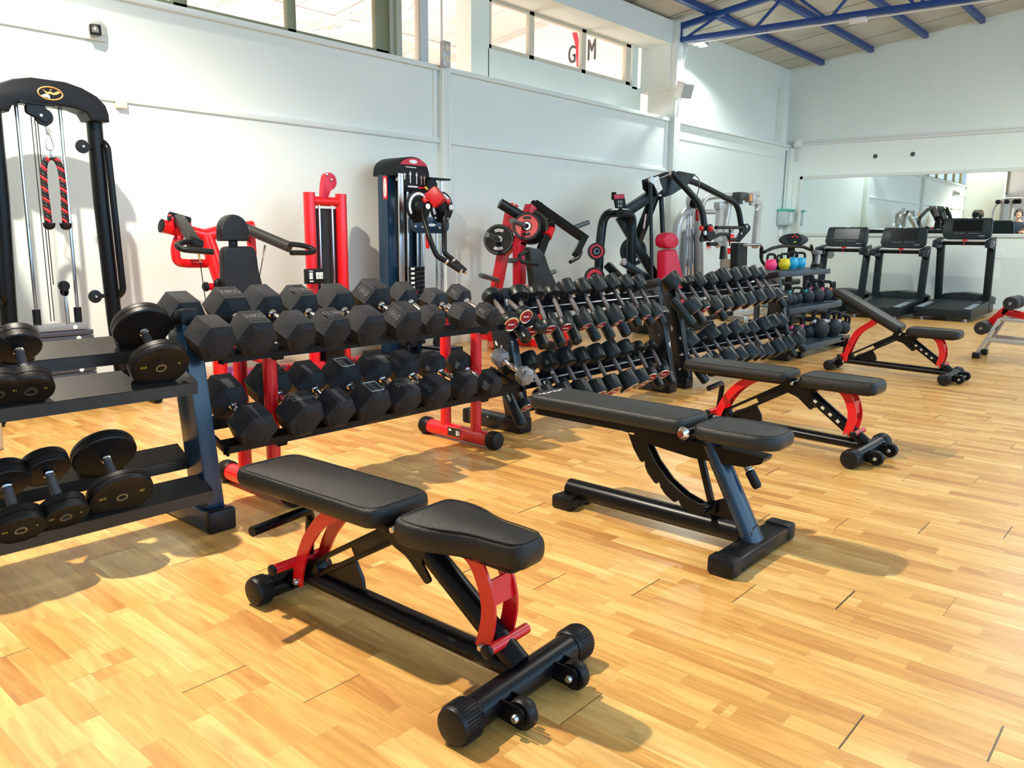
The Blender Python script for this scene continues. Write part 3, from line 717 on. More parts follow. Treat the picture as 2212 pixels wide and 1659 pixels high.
def round_dumbbell(label, fr, bk, R, l, group, badge=True, hc=0):
    key = (round(R, 3), round(l, 3), badge, hc)
    if key not in _proto:
        t = thing('round_dumbbell', label, 'dumbbell', group=group); d = .125
        g = G(); g.tube([(0, y, 0) for y in (-d, -d*.55, -d*.5, 0, d*.5, d*.55, d)], [.012, .012, .016, .0165, .016, .012, .012], 12); g.build('handle', mat('grey knurled handle', (.16, .14, .14), .45, .5, bump=.5, bscale=500), t)
        for s in (-1, 1):
            a = .012
            g = G(); g.lathe([(R*.35, -l/2), (R-a*.6, -l/2), (R-a*.15, -l/2+a*.3), (R, -l/2+a), (R, l/2-a), (R-a*.15, l/2-a*.3), (R-a*.6, l/2), (R*.72, l/2)], (0, s*d, 0), (0, s, 0), 32); h = g.build('head', mat('satin black urethane', (.008, .012, .013), .34, var=.2, spec=.3), t)
            if badge:
                g = G(); g.lathe([(R*.86, 0), (R*.83, .003), (R*.70, .004), (R*.66, .002), (R*.66, 0)], (0, s*(d+l/2-.001), 0), (0, s, 0), 32); o = g.build('end_ring', CHR, h)
                g = G(); g.lathe([(R*.66, 0), (R*.66, .0015), (0, .0015)], (0, s*(d+l/2), 0), (0, s, 0), 28)
                g.mat(1)
                for zz in (-.25, .25): g.box((0, s*(d+l/2+.002), R*zz*1.35), (R*.25, .0012, R*.08))
                g.mat(2); g.box((0, s*(d+l/2+.002), 0), (R*.7, .0012, R*.13)); g.build('badge', [BADGE, BPT, WPT], h)
        _proto[key] = t
    else: t = dup(_proto[key], (0, 0, 0), None, label, group)
    place(t, fr, bk); return t
# ---------------------------------------------------------------- black rack at the left with plate dumbbells
CHIP = None
def chipped():
    m, nt, b, N, L = nodes('chipped black enamel')
    tc = N('ShaderNodeTexCoord'); n = N('ShaderNodeTexNoise'); n.inputs['Scale'].default_value = 16; n.inputs['Detail'].default_value = 8; L(tc.outputs['Object'], n.inputs['Vector'])
    rp = N('ShaderNodeMapRange'); rp.inputs['From Min'].default_value = .655; rp.inputs['From Max'].default_value = .67; L(n.outputs['Fac'], rp.inputs['Value'])
    mx = N('ShaderNodeMix'); mx.data_type = 'RGBA'; L(rp.outputs[0], mx.inputs[0]); mx.inputs[6].default_value = (.004, .008, .013, 1); mx.inputs[7].default_value = (.62, .60, .56, 1); L(mx.outputs[2], b.inputs['Base Color']); b.inputs['Roughness'].default_value = .33
    return m
CHIP = chipped()
DUST = mat('dusty black steel', (.022, .021, .020), .36, var=.4, vscale=20, spec=.5)
def lrail(g, x0, x1, y, z, dep, tilt, lip=.035):
    """angle-iron shelf: wide face tilted to the room with a turned-down front lip"""
    R = MX.Rotation(tilt, 3, 'X')
    g.box(V((( x0+x1)/2, y, z)), (x1-x0, dep, .006), R=R)
    f = V((0, y, z))+R @ V((0, -dep/2, 0))
    g.box(((x0+x1)/2, f.y+.002, f.z-lip/2), (x1-x0, .006, lip))
def inclined_post(t, x, foot_y0, foot_y1, yb, yt, zt, wx, wy, m, fm):
    g = G(); g.box((x, (foot_y0+foot_y1)/2, .045), (wx*1.5, foot_y1-foot_y0, .085), bev=.01); f = g.build('foot', fm, t)
    g = G()
    for y, s in ((foot_y0, -1), (foot_y1, 1)): g.box((x, y+s*.012, .047), (wx*1.62, .05, .094), bev=.012)
    parts(g, 'foot_cap', RUB, f)
    g = G(); g.bar((x, yb, .08), (x, yt, zt), wx, wy, .006, up=(0, -1, .3)); p = g.build('upright', m, t)
    dv = (V((x, yt, zt))-V((x, yb, .08))).normalized()
    g = G(); g.bar(V((x, yt, zt))-dv*.05, V((x, yt, zt))+dv*.025, wx*1.13, wy*1.08, .018, up=(0, -1, .3)); g.build('post_cap', MBK, p)
R1 = thing('dumbbell_rack', 'two tier black rack at the left edge holding round plate dumbbells', 'rack', (.4, 3.15, 0))
inclined_post(R1, 1.575, 2.96, 3.42, 3.04, 3.16, .87, .075, .14, NVY, NVY)
inclined_post(R1, -.75, 2.96, 3.42, 3.04, 3.16, .87, .075, .14, NVY, NVY)
for nm, y, z, dep in (('upper_back_rail', 3.24, .765, .12), ('upper_front_rail', 3.07, .645, .14), ('lower_back_rail', 3.17, .303, .10), ('lower_front_rail', 2.985, .205, .11)):
    g = G(); lrail(g, -.72, 1.545, y, z, dep, math.radians(26), .045); g.build(nm, DUST, R1)
G1 = 'plate dumbbells on the left rack'
P1 = [((343, 785), (305, 705), .110, .056, 'largest plate dumbbell on the left rack\'s upper tier, beside the post', '4'), ((62, 832), (35, 740), .076, .064, 'smaller plate dumbbell on the left rack\'s upper tier, before the weight stack', '10'),
      ((-8, 840), (-36, 748), .08, .06, 'plate dumbbell on the left rack\'s upper tier, cut by photo edge', '12'), ((260, 1064), (224, 978), .113, .05, 'largest plate dumbbell on the lower tier of the left rack', '20'),
      ((137, 1103), (98, 1005), .078, .062, 'smaller plate dumbbell on the lower tier, next to the largest one', '8'), ((40, 1130), (8, 1032), .079, .066, 'plate dumbbell on the left rack\'s lower tier, at photo edge', '6')]
F1 = [((1.392, 3, 0.71), (1.407, 3.16, 0.839)), ((0.94, 3, 0.686), (0.958, 3.14, 0.818)), ((0.842, 3, 0.687), (0.857, 3.14, 0.815)), ((1.174, 2.91, 0.268), (1.187, 3.06, 0.387)), ((0.979, 2.91, 0.249), (0.982, 3.05, 0.384)), ((0.839, 2.91, 0.242), (0.849, 3.05, 0.368))]
for (a, c, R_, l_, lab, tx), (f_, b_) in zip(P1, F1):
    plate_dumbbell(lab, f_, b_, R_, l_, tx, G1)
    for q, up_ in ((f_, 0), (b_, 1)):   # plastic cradle under each head
        g = G(); q = V(q); r = R_+.004
        pl = [(math.cos(a_)*r, math.sin(a_)*r) for a_ in [PI*1.28+k*PI*.44/8 for k in range(9)]]
        pl += [(math.cos(a_)*(r+.012), math.sin(a_)*(r+.012)) for a_ in [PI*1.72-k*PI*.44/8 for k in range(9)]]
        d_ = (V(b_)-V(f_)).normalized(); x_ = d_.cross(V((0, 0, 1))).normalized(); z_ = x_.cross(d_)
        g.prism(pl, q, x_, z_, l_*.8); g.build('cradle', RUB, R1)
# ---------------------------------------------------------------- red footed rack with hex dumbbells
R2 = thing('dumbbell_rack', 'two tier rack with red tubular feet holding hex dumbbells', 'rack', (2.6, 3.25, 0))
for x, nm in ((1.95, 'left'), (3.285, 'right')):
    g = G(); g.cyl((x, 3.0, .052), (x, 3.53, .052), .043); f = g.build('foot', RED, R2)
    for y, s in ((3.02, -1), (3.51, 1)):
        g = G(); cap(g, (x, y, .052), (0, s, 0), .051, .07); g.build('end_cap', RUB, f)
    for y, zt in ((3.13, .66), (3.38, .74)):
        g = G(); g.tube([(x, y, .08), (x, y, zt)], .032, 16); g.build('post', RED, R2)
    if nm == 'right':
        g = G(); g.box((x-.043, 3.27, .06), (.002, .10, .05)); g.mat(1); g.box((x-.0445, 3.235, .058), (.001, .03, .03)); g.box((x-.0445, 3.30, .07), (.001, .02, .012)); g.build('maker_sticker', [BPT, WPT], f)
for nm, y, z in (('upper_front_rail', 3.07, .712), ('upper_back_rail', 3.25, .782), ('lower_front_rail', 3.07, .325), ('lower_back_rail', 3.25, .392)):
    x1 = 3.42 if 'upper' in nm else 3.60
    g = G(); lrail(g, 1.66, x1, y, z, .055, math.radians(22), .03); g.build(nm, BLK, R2)
for z in (.70, .31):
    for x in (1.67, 3.41 if z > .5 else 3.59):
        g = G(); g.bar((x, 3.02, z-.015), (x, 3.30, z+.085), .012, .035, .003); g.build('rail_end', BLK, R2)
    for x in (1.95, 3.285):
        g = G(); g.bar((x, 3.05, z-.03), (x, 3.34, z+.06), .05, .03, .003); g.build('tray_bracket', BLK, R2)
HU = [((1.608, 3, 0.789), (1.597, 3.215, 0.873)), ((1.794, 3, 0.792), (1.811, 3.215, 0.88)), ((1.997, 3, 0.785), (1.976, 3.215, 0.888)), ((2.185, 3, 0.785), (2.166, 3.215, 0.88)), ((2.384, 3, 0.78), (2.374, 3.215, 0.872)), ((2.617, 3, 0.785), (2.603, 3.215, 0.888)), ((2.811, 3, 0.778), (2.814, 3.215, 0.884)), ((3.037, 3, 0.782), (3.038, 3.215, 0.848)), ((3.229, 3, 0.774), (3.229, 3.215, 0.864))]
HL = [((1.773, 3, 0.402), (1.768, 3.215, 0.5)), ((2.01, 3, 0.414), (1.992, 3.215, 0.522)), ((2.197, 3, 0.413), (2.193, 3.215, 0.517)), ((2.4, 3, 0.408), (2.396, 3.215, 0.503)), ((2.609, 3, 0.403), (2.601, 3.215, 0.513)), ((2.823, 3, 0.402), (2.8, 3.215, 0.507)), ((3.046, 3, 0.401), (3.016, 3.215, 0.49)), ((3.25, 3, 0.381), (3.235, 3.215, 0.478)), ((3.565, 3, 0.39), (3.586, 3.215, 0.475))]
ru = [.089, .092, .085, .085, .094, .094, .074, .070, .063]
rl = [.092, .099, .086, .102, .093, .088, .080, .073, .055]
GU, GL = 'hex dumbbells on the upper tier', 'hex dumbbells on the lower tier'
for i, (f_, b_) in enumerate(HU):
    tx = {1: '24KG', 3: '17.5KG', 5: '15KG', 8: '5KG'}.get(i); sd = 'left' if i in (5, 8) else None
    lab = f'{ORD[i]} black hex dumbbell from the left, upper tier of the red footed rack'
    if i == 1: lab = 'black hex dumbbell marked 24KG, second from the left end on the upper tier'
    if i == 8: lab = 'smallest black hex dumbbell at the right end of the upper tier, red footed rack'
    hex_dumbbell(lab, f_, b_, ru[i], .145 if i < 6 else .12, HEX, tx, sd, GU)
for i, (f_, b_) in enumerate(HL):
    tx = {1: 'Diamond', 3: 'Diamond', 4: 'Diamond', 5: '10KG', 6: '10KG'}.get(i); sd = 'left' if i == 5 else None
    lab = f'{ORD[i]} black hex dumbbell from the left, lower tier of the red footed rack'
    if i == 8: lab = 'small bare grey hex dumbbell at the right end of the lower tier'
    hex_dumbbell(lab, f_, b_, rl[i], .145 if i < 6 else (.12 if i < 8 else .085), GHX if i == 8 else HEX, tx, sd, GL, WPT if i == 3 else None)
# ---------------------------------------------------------------- two long black racks with round dumbbells
RUB2 = mat('saddle plastic', (.006, .011, .014), .3, spec=.35)
def long_rack(label, x0, x1):
    t = thing('dumbbell_rack', label, 'rack', ((x0+x1)/2, 3.3, 0))
    for x in (x0, x1): inclined_post(t, x, 3.13, 3.56, 3.16, 3.34, .85, .07, .15, CHIP, CHIP)
    for nm, y, z in (('upper_front_rail', 3.18, .655), ('upper_back_rail', 3.275, .765), ('lower_front_rail', 3.13, .185), ('lower_back_rail', 3.25, .295)):
        g = G(); lrail(g, x0, x1, y, z, .07, math.radians(48), .03); o = g.build(nm, BLK, t)
        g = G(); g.tube([(x0+.04, y-.03, z-.01), (x1-.04, y-.03, z-.01)], .006, 8); g.build('rail_edge', STL, o)
    return t
def saddle(t, fr, bk, dx, dz=-.035, r=.034, L=.15):
    fr, bk = V(fr), V(bk); d = (fr-bk).normalized(); o = V((dx, 0, dz)); m_ = (fr+bk)/2
    a = m_+o-d*.02; e = fr+o+d*(L-.11)
    g = G(); P = [a, a+d*.03, e-d*.03, e-d*.008, e]; g.tube(P, [r*.8, r, r, r*.9, r*.6], 14); g.build('saddle', RUB2, t)
R3 = long_rack('long black rack of round dumbbells beside the red footed rack', 3.70, 5.50)
R4 = long_rack('long black rack of round dumbbells nearer the kettlebells', 5.76, 7.80)
UL = [((3.551, 3.12, 0.712), (3.613, 3.3, 0.827)), ((3.661, 3.1, 0.744), (3.723, 3.3, 0.825)), ((3.741, 3.12, 0.673), (3.797, 3.25, 0.827)), ((3.913, 3.12, 0.671), (3.948, 3.238, 0.824)), ((4.082, 3.12, 0.67), (4.124, 3.238, 0.819)), ((4.279, 3.12, 0.675), (4.274, 3.238, 0.847)), ((4.453, 3.12, 0.671), (4.453, 3.238, 0.843)), ((4.643, 3.12, 0.674), (4.624, 3.238, 0.856)), ((4.826, 3.12, 0.687), (4.799, 3.238, 0.861)), ((5.005, 3.12, 0.684), (4.989, 3.238, 0.85)), ((5.175, 3.12, 0.674), (5.157, 3.238, 0.847))]
UR = [((5.75, 3.12, 0.672), (5.687, 3.258, 0.851)), ((5.943, 3.12, 0.668), (5.952, 3.258, 0.828)), ((6.144, 3.12, 0.653), (6.12, 3.258, 0.835)), ((6.354, 3.12, 0.646), (6.324, 3.258, 0.845)), ((6.571, 3.12, 0.666), (6.545, 3.258, 0.865)), ((6.791, 3.12, 0.654), (6.757, 3.258, 0.872)), ((6.996, 3.12, 0.676), (6.958, 3.258, 0.872)), ((7.197, 3.12, 0.686), (7.158, 3.258, 0.875)), ((7.375, 3.12, 0.682), (7.332, 3.258, 0.855))]
LL = [((3.658, 3.08, 0.204), (3.681, 3.222, 0.377)), ((3.852, 3.08, 0.229), (3.868, 3.222, 0.405)), ((4.033, 3.08, 0.221), (4.067, 3.222, 0.378)), ((4.224, 3.08, 0.21), (4.237, 3.222, 0.387)), ((4.405, 3.08, 0.195), (4.423, 3.222, 0.375)), ((4.581, 3.08, 0.199), (4.597, 3.222, 0.381)), ((4.788, 3.08, 0.197), (4.772, 3.222, 0.388)), ((4.96, 3.08, 0.192), (4.962, 3.222, 0.386)), ((5.096, 3.08, 0.216), (5.157, 3.222, 0.363)), ((5.282, 3.08, 0.211), (5.36, 3.222, 0.355))]
LR = [((5.954, 3.08, 0.166), (5.908, 3.228, 0.366)), ((6.137, 3.08, 0.2), (6.183, 3.228, 0.327)), ((6.35, 3.08, 0.197), (6.31, 3.228, 0.376)), ((6.583, 3.08, 0.189), (6.546, 3.228, 0.373)), ((6.804, 3.08, 0.186), (6.758, 3.228, 0.393)), ((6.996, 3.08, 0.162), (6.965, 3.228, 0.358)), ((7.167, 3.08, 0.158), (7.121, 3.228, 0.37)), ((7.404, 3.08, 0.174), (7.373, 3.228, 0.38)), ((7.626, 3.08, 0.184), (7.577, 3.228, 0.39)), ((7.854, 3.08, 0.205), (7.778, 3.228, 0.386))]
SUL = [(.058, .05), (.052, .046), (.068, .06), (.058, .05), (.058, .05), (.060, .085), (.060, .085), (.066, .10), (.064, .09), (.060, .085), (.060, .085)]
SUR = [(.078, .10), (.055, .06), (.068, .10), (.064, .09), (.076, .11), (.070, .10), (.070, .10), (.070, .10), (.066, .09)]
SLL = [(.050, .045), (.068, .085), (.068, .09), (.074, .10), (.066, .09), (.070, .095), (.076, .105), (.068, .09), (.056, .055), (.056, .045)]
SLR = [(.095, .12), (.060, .06), (.090, .11), (.078, .10), (.084, .11), (.064, .085), (.074, .10), (.086, .12), (.084, .11), (.084, .11)]
for nm, Ls, Ss, rk, where in (('UL', UL, SUL, R3, 'top tier, black rack beside red footed rack'), ('LL', LL, SLL, R3, 'bottom tier, black rack beside red footed rack'), ('UR', UR, SUR, R4, 'top tier, black rack beside the kettlebells'), ('LR', LR, SLR, R4, 'bottom tier, black rack beside the kettlebells')):
    for i, ((f_, b_), (R_, l_)) in enumerate(zip(Ls, Ss)):
        R_, l_ = R_*1.05, l_*1.16
        round_dumbbell(f'{ORD[i]} round dumbbell from the left, {where}', f_, b_, R_, l_, 'round dumbbells, '+where)
        if nm[0] == 'U' and not (nm == 'UR' and i > 1): saddle(rk, f_, b_, .092 if nm == 'UL' else -.1, -.05, .038, .235 if i < 8 else .19)
        elif i in (0, 1, 2, 8, 9): saddle(rk, f_, b_, -.08 if i == 0 else .09, -.04, .036, .22)
# ---------------------------------------------------------------- cable column at the left edge
CX, CY = 2.07, 5.8
c = thing('cable_machine', 'tall black cable machine with arched head and weight stack, left edge', 'gym machine', (CX, CY, 0))
def mir(pts): return pts+[(-a, b_) for a, b_ in pts[::-1]]
outer = [(.355, 1.925), (.357, 1.975), (.34, 2.03), (.29, 2.082), (.2, 2.124), (.1, 2.147)]
inner = [(-.24, 1.925), (-.215, 1.97), (-.15, 1.99), (-.06, 1.994), (.06, 1.994), (.15, 1.99), (.215, 1.97), (.24, 1.925)]
poly = outer+[(-a, b_) for a, b_ in outer[::-1]]+inner
g = G(); g.prism([(CX+a, b_) for a, b_ in poly], (0, CY-.02, 0), (1, 0, 0), (0, 0, 1), .19, .022, 3); hd = g.build('arched_head', MBK, c)
LY = CY-.117
g = G(); e = [(CX+math.cos(a)*.072, LY, 2.062+math.sin(a)*.038) for a in [2*PI*k/40 for k in range(40)]]; g.tube(e, .0045, 8, closed=True); lg = g.build('emblem_ring', BRS, hd)
g = G(); g.prism([(-.045, .022), (-.02, .005), (.0, .012), (.02, .004), (.045, .02), (.062, .012), (.04, -.002), (.02, -.008), (.0, -.002), (-.02, -.01)], (CX, LY+.001, 2.062), (1, 0, 0), (0, 0, 1), .004)
g.ball((CX+.005, LY+.001, 2.083), .006); g.build('emblem_figure', BRS, lg)
g = G(); g.prism([(-.06, -.014), (-.03, .0), (-.005, -.006), (-.005, -.03), (-.015, -.02), (-.04, -.018)], (CX, LY+.001, 2.055), (1, 0, 0), (0, 0, 1), .004); g.build('emblem_figure', CHR, lg)
for s in (-1, 1):
    x = CX+s*.30
    g = G(); g.tube([(x, CY, 1.97), (x+s*.005, CY, 1.4), (x+s*.03, CY, .6), (x+s*.06, CY, .05)], .05, 18, flat=1); p = g.build('upright', BLK, c)
    x2 = x+s*.045
    g = G(); g.tube(fil([(x+s*.035, CY-.03, 1.80), (x2, CY-.07, 1.77), (x2+s*.03, CY-.07, .80), (x+s*.05, CY-.03, .76)], .06), .022, 12); g.build('side_handle', BLK, p)
    for z in (1.76, .77) if s > 0 else ():
        g = G(); g.cyl((x-s*.04, CY-.02, z), (x-s*.11, CY-.03, z), .014, n=12); g.lathe([(.012, 0), (.042, .003), (.045, .015), (.042, .024), (.01, .028)], (x-s*.105, CY-.03, z), (0, -1, 0), 24); o = g.build('bumper', RUB, p)
        g = G(); bolt(g, (x-s*.105, CY-.056, z), (0, -1, 0), .01); g.build('bolt', ZNC, o)
    g = G(); g.cyl((x+s*.20, 5.58, .032), (x+s*.20, 6.3, .032), .03); g.cyl((x+s*.05, CY, .05), (x+s*.2, CY, .04), .03); g.build('foot', BLK, c)
g = G(); g.box((CX, CY, .045), (.72, .10, .07), bev=.008); g.build('base_beam', BLK, c)
RX = (1.905, 2.16)
for x in RX:
    g = G(); g.cyl((x, CY, 2.0), (x, CY, .06), .0125, n=14); o = g.build('guide_rod', CHR, c)
    g = G(); g.cyl((x, CY, .70), (x, CY, .60), .024); g.build('rod_sleeve', MBK, o)
g = G(); g.box((CX-.03, CY, .575), (.31, .14, .04), bev=.004); g.mat(1); g.lathe([(.014, 0), (.014, .001)], (CX+.04, CY-.071, .575), (0, -1, 0), 16); g.build('stack_top', [GRY, WHT], c)
for k in range(13):
    z = .535-k*.036
    g = G(); g.box((CX-.02, CY, z), (.345, .15, .031), bev=.003)
    if k % 3 == 1 or k > 9: g.mat(1); g.lathe([(.015, 0), (.015, .001)], (CX+.055, CY-.0755, z), (0, -1, 0), 16)
    g.build('weight_plate', [mat('grey blue stack plate', (.045, .05, .065), .4), WHT], c)
# pulleys and cables
PXc = CX-.075; PYc = CY-.10
g = G()
for dy in (-.02, .02): g.prism(fil2([(-.07, .05), (.03, .06), (.065, -.01), (.03, -.05), (-.02, -.02), (-.07, 0)], .015), (PXc, PYc+dy, 1.93), (1, 0, 0), (0, 0, 1), .004)
g.box((PXc-.01, PYc, 1.99), (.20, .06, .018), bev=.003); o = g.build('pulley_bracket', BLK, c)
g = G(); g.lathe([(.01, -.013), (.052, -.013), (.046, -.004), (.046, .004), (.052, .013), (.01, .013)], (PXc+.03, PYc, 1.915), (0, 1, 0), 28); g.build('pulley_wheel', MBK, o)
g = G(); bolt(g, (PXc+.005, PYc-.024, 1.92), (0, -1, 0), .012); g.build('bolt', ZNC, o)
for x, zt, zb in ((CX-.105, 1.96, .62), (CX-.085, 1.95, .62), (CX-.07, 1.95, .86)):
    g = G(); g.tube([(x, CY-.06, zt), (x+.01, CY-.04, zb)], .0032, 8); g.build('cable', BPT, c)
g = G(); g.lathe([(.01, -.012), (.034, -.012), (.034, .012), (.01, .012)], (CX+.0, CY-.05, .85), (0, 1, 0), 24)
for dy in (-.02, .02): g.prism(fil2([(-.02, .03), (.02, .03), (.02, -.05), (0, -.07), (-.02, -.05)], .01), (CX, CY-.05+dy, .85), (1, 0, 0), (0, 0, 1), .004)
g.box((CX, CY-.05, .80), (.02, .044, .03)); o = g.build('floating_pulley', MBK, c)
g = G(); g.tube([(CX, CY-.05, .785), (CX+.003, CY-.05, .72), (CX+.004, CY-.05, .60)], [.006, .013, .013], 12); g.build('cable_hook', STL, o)
# swivel and carabiner at the end of the cable
SX, SY = CX-.035, CY-.10
g = G(); g.tube([(SX-.005, SY, 1.885), (SX, SY, 1.86)], [.016, .012], 12); g.build('cable_stop', RUB, c)
g = G(); g.tube([(SX, SY, 1.86), (SX+.004, SY, 1.82), (SX+.006, SY, 1.805)], [.009, .009, .004], 12); g.ball((SX+.018, SY, 1.84), .007); g.ball((SX+.018, SY, 1.825), .006); g.build('swivel', CHR, c)
g = G(); g.tube(fil([(SX+.006, SY, 1.81), (SX-.012, SY, 1.745), (SX-.008, SY, 1.715), (SX+.028, SY, 1.715), (SX+.032, SY, 1.745), (SX+.016, SY, 1.81)], .012, closed=True), .0045, 8, closed=True); g.build('carabiner', STL, c)
# rope
r = thing('triceps_rope', 'black and red twisted rope attachment hanging from the cable machine', 'rope', (SX+.01, SY, 1.2))
g = G(); g.tube([(SX+.012, SY, 1.72), (SX+.012, SY, 1.675)], .005, 8); g.box((SX+.012, SY, 1.67), (.045, .022, .03), bev=.006); g.build('steel_clamp', CHR, r)
def strand(path, rad, off, m, nm, turns):
    P = spl(path, 10); out = []; Lc = 0
    for i, p in enumerate(P):
        if i: Lc += (p-P[i-1]).length
        a = Lc*turns+off; out.append(p+V((math.cos(a), math.sin(a), 0))*rad)
    return out
ends = [(-.075, 1.30, -1), (.075, 1.30, 1)]
zt = (2.007, 5.7, 1.234)[2]
for sx in (-1, 1):
    path = [(SX+.012, SY, 1.665), (SX+.012+sx*.03, SY, 1.655), (SX+.012+sx*.05, SY, 1.60), (SX+.012+sx*.056, SY, 1.48), (SX+.012+sx*.052, SY, 1.36), (SX+.012+sx*.05, SY, zt+.03)]
    Q = spl(path, 14); L_ = [0]
    for i in range(1, len(Q)): L_.append(L_[-1]+(Q[i]-Q[i-1]).length)
    for k, m_ in enumerate((BPT, mat('red rope yarn', (.60, .02, .03), .7), BPT)):
        pts = [p+V((math.cos(l*95+k*2*PI/3)*.0105, math.sin(l*95+k*2*PI/3)*.0105, 0)) for p, l in zip(Q, L_)]
        # denser sampling along the strand so that the twist stays round
        dense = []
        for i in range(len(Q)-1):
            for j in range(3):
                t_ = j/3; p = Q[i].lerp(Q[i+1], t_); l = L_[i]+(L_[i+1]-L_[i])*t_
                a = l*95+k*2*PI/3; dense.append(p+V((math.cos(a)*.0105, math.sin(a)*.0105, 0)))
        g = G(); g.tube(dense, .0105, 8); g.build('rope_strand', m_, r)
    g = G(); x = SX+.012+sx*.05; g.lathe([(.012, 0), (.036, 0), (.037, -.006), (.031, -.03), (.016, -.042), (0, -.044)], (x, SY, zt+.025), (0, 0, 1), 24); g.build('rubber_stop', RUB, r)
# ---------------------------------------------------------------- red shoulder press with its stack tower
s_ = thing('shoulder_press_machine', 'red shoulder press machine with black seat, lever arms and red stack tower', 'gym machine', (3.7, 5.75, 0))
def rbox(pts, o, ux, uy, t, bev): 
    g = G(); g.prism(pts, o, ux, uy, t, bev, 4); return g
hy = 5.42
SXc = (3.124, 5.42, 1.25)[0]
Hb, Ht = (3.118, 5.42, 1.138)[2], (3.13, 5.42, 1.339)[2]
hw = ((3.235, 5.42, 1.235)[0]-(3.008, 5.42, 1.232)[0])/2
hp = [(-hw*.96, Hb+.01), (hw*.96, Hb+.01), (hw, Hb+.08)]+[(math.cos(a)*hw, Hb+.085+math.sin(a)*(Ht-Hb-.085)) for a in [PI*k/10 for k in range(1, 10)]]+[(-hw, Hb+.08)]
g = rbox([(SXc+a, b_) for a, b_ in hp], (0, hy, 0), (1, 0, 0), (0, 0, 1), .085, .025); g.build('headrest_pad', PAD, s_)
bz1, bz0 = (3.146, 5.42, 1.111)[2], .62
bw = ((3.287, 5.42, 1.067)[0]-(3.015, 5.42, 1.069)[0])/2; bx = (3.151, 5.42, 1.068)[0]
bp_ = [(-bw*.85, bz1), (bw*.85, bz1), (bw, bz1-.06), (bw*1.05, .95), (bw*1.45, .72), (bw*1.5, bz0), (-bw*1.1, bz0), (-bw*1.1, .72), (-bw*1.0, .95), (-bw, bz1-.06)]
g = rbox([(bx+a, b_) for a, b_ in fil2(bp_, .03)], (0, hy-.01, 0), (1, 0, 0), (0, 0, 1), .08, .022); g.build('backrest_pad', PAD, s_)
g = G(); g.box((SXc+.01, hy+.02, (Hb+bz1)/2), (.06, .03, .10), bev=.004); g.build('neck_bracket', BLK, s_)
g = G(); pad(g, fil2([(bx-.2, hy-.06), (bx+.2, hy-.06), (bx+.17, hy-.48), (bx-.17, hy-.48)], .06), .56, .08); g.build('seat_pad', PAD, s_)
fy = 5.82
g = G(); g.tube([(2.793, 5.82, 1.253), (3.113, 5.82, 1.185), (3.209, 5.82, 1.207), (3.528, 5.82, 1.257)], .05, 18); top = g.build('top_tube', RED, s_)
e0 = V((2.793, 5.82, 1.253)); ed = (V((2.793, 5.82, 1.253))-V((3.113, 5.82, 1.185))).normalized()
g = G(); g.lathe([(.05, 0), (.051, .004), (.04, .008)], e0, ed, 20); g.build('tube_cap', MBK, top)
for a_ in (V((2.838, 5.77, 1.306)), V((2.972, 5.77, 1.262))):
    g = G(); g.prism(fil2([(-.04, -.10), (.04, -.10), (.035, .03), (-.035, .03)], .03), (a_+V((0, .0, 0))), (0, 1, 0), (0, 0, 1), .012); g.build('pivot_lug', RED, s_)
g = G(); g.cyl((2.832, 5.77, 1.322), (2.977, 5.77, 1.286), .035); g.build('pivot_tube', MBK, s_)
g = G(); g.tube([(3.131, 5.82, 1.175), (3.158, 5.77, 1.009), (3.182, 5.7, 0.8), (3.217, 5.67, 0.516)], .06, 18); g.build('main_post', RED, s_)
g = G(); g.tube(fil([(2.932, 5.82, 1.197), (2.879, 5.82, 1.096), (2.889, 5.82, 0.991), (2.96, 5.82, 0.979), (3.183, 5.82, 0.975)], .08), .034, 14); g.build('guard_loop', RED, s_)
g = G(); g.bar((2.892, 5.76, 1.314), (2.85, 5.45, 1.134), .075, .06, .012); la = g.build('lever_arm', mat('charcoal lever paint', (.035, .035, .032), .4, spec=.3), s_)
g = G(); g.cyl((2.809, 5.45, 1.144), (2.886, 5.45, 1.115), .045); g.build('lever_hub', MBK, s_)
g = G(); g.tube(fil([(2.843, 5.45, 1.137), (2.777, 5.42, 1.147), (2.659, 5.36, 1.123), (2.663, 5.28, 1.093), (2.856, 5.22, 1.077)], .05), .021, 12); g.build('lever_handle', RUB, s_)
g = G(); g.tube([(3.415, 5.8, 1.259), (3.6, 5.42, 1.103)], .042, 16); g.build('lever_arm', mat('charcoal lever paint', (.035, .035, .032), .4, spec=.3), s_)
g = G(); g.tube(fil([(3.585, 5.42, 1.128), (3.709, 5.4, 1.117), (3.782, 5.34, 1.082), (3.696, 5.28, 1.062), (3.491, 5.24, 1.065)], .05), .02, 12); g.build('lever_handle', RUB, s_)
g = G(); g.tube([(3.51, 5.82, 1.22), (3.516, 5.82, 1.039)], .035, 14); g.build('side_lug', RED, s_)
for a_, b_ in (((2.896, 5.5, 1.075), (2.986, 5.6, 0.642)), ((3.463, 5.55, 1.098), (3.423, 5.6, 0.824))):
    g = G(); g.tube([a_, b_], .0035, 8); o = g.build('cable', BPT, s_)
    g = G(); d_ = (V(b_)-V(a_)).normalized(); g.tube([V(a_)-d_*.02, V(a_)+d_*.01, V(a_)+d_*.08], [.009, .009, .005], 8); g.build('cable_end', CHR, o)
g = G(); g.tube([(2.944, 5.5, 0.822), (3.1, 5.5, 0.816)], .026, 12); o = g.build('adjuster_bar', RED, s_)
g = G(); g.lathe([(.02, 0), (.034, .01), (.034, .03), (.02, .04)], (2.954, 5.5, 0.822), (-1, 0, 0), 16); g.build('adjuster_knob', RUB, o)
g = G(); g.tube(fil([(3.004, 5.46, 0.812), (2.992, 5.46, 0.853), (3.044, 5.46, 0.871)], .03), .02, 10); g.build('hook', RUB, s_)
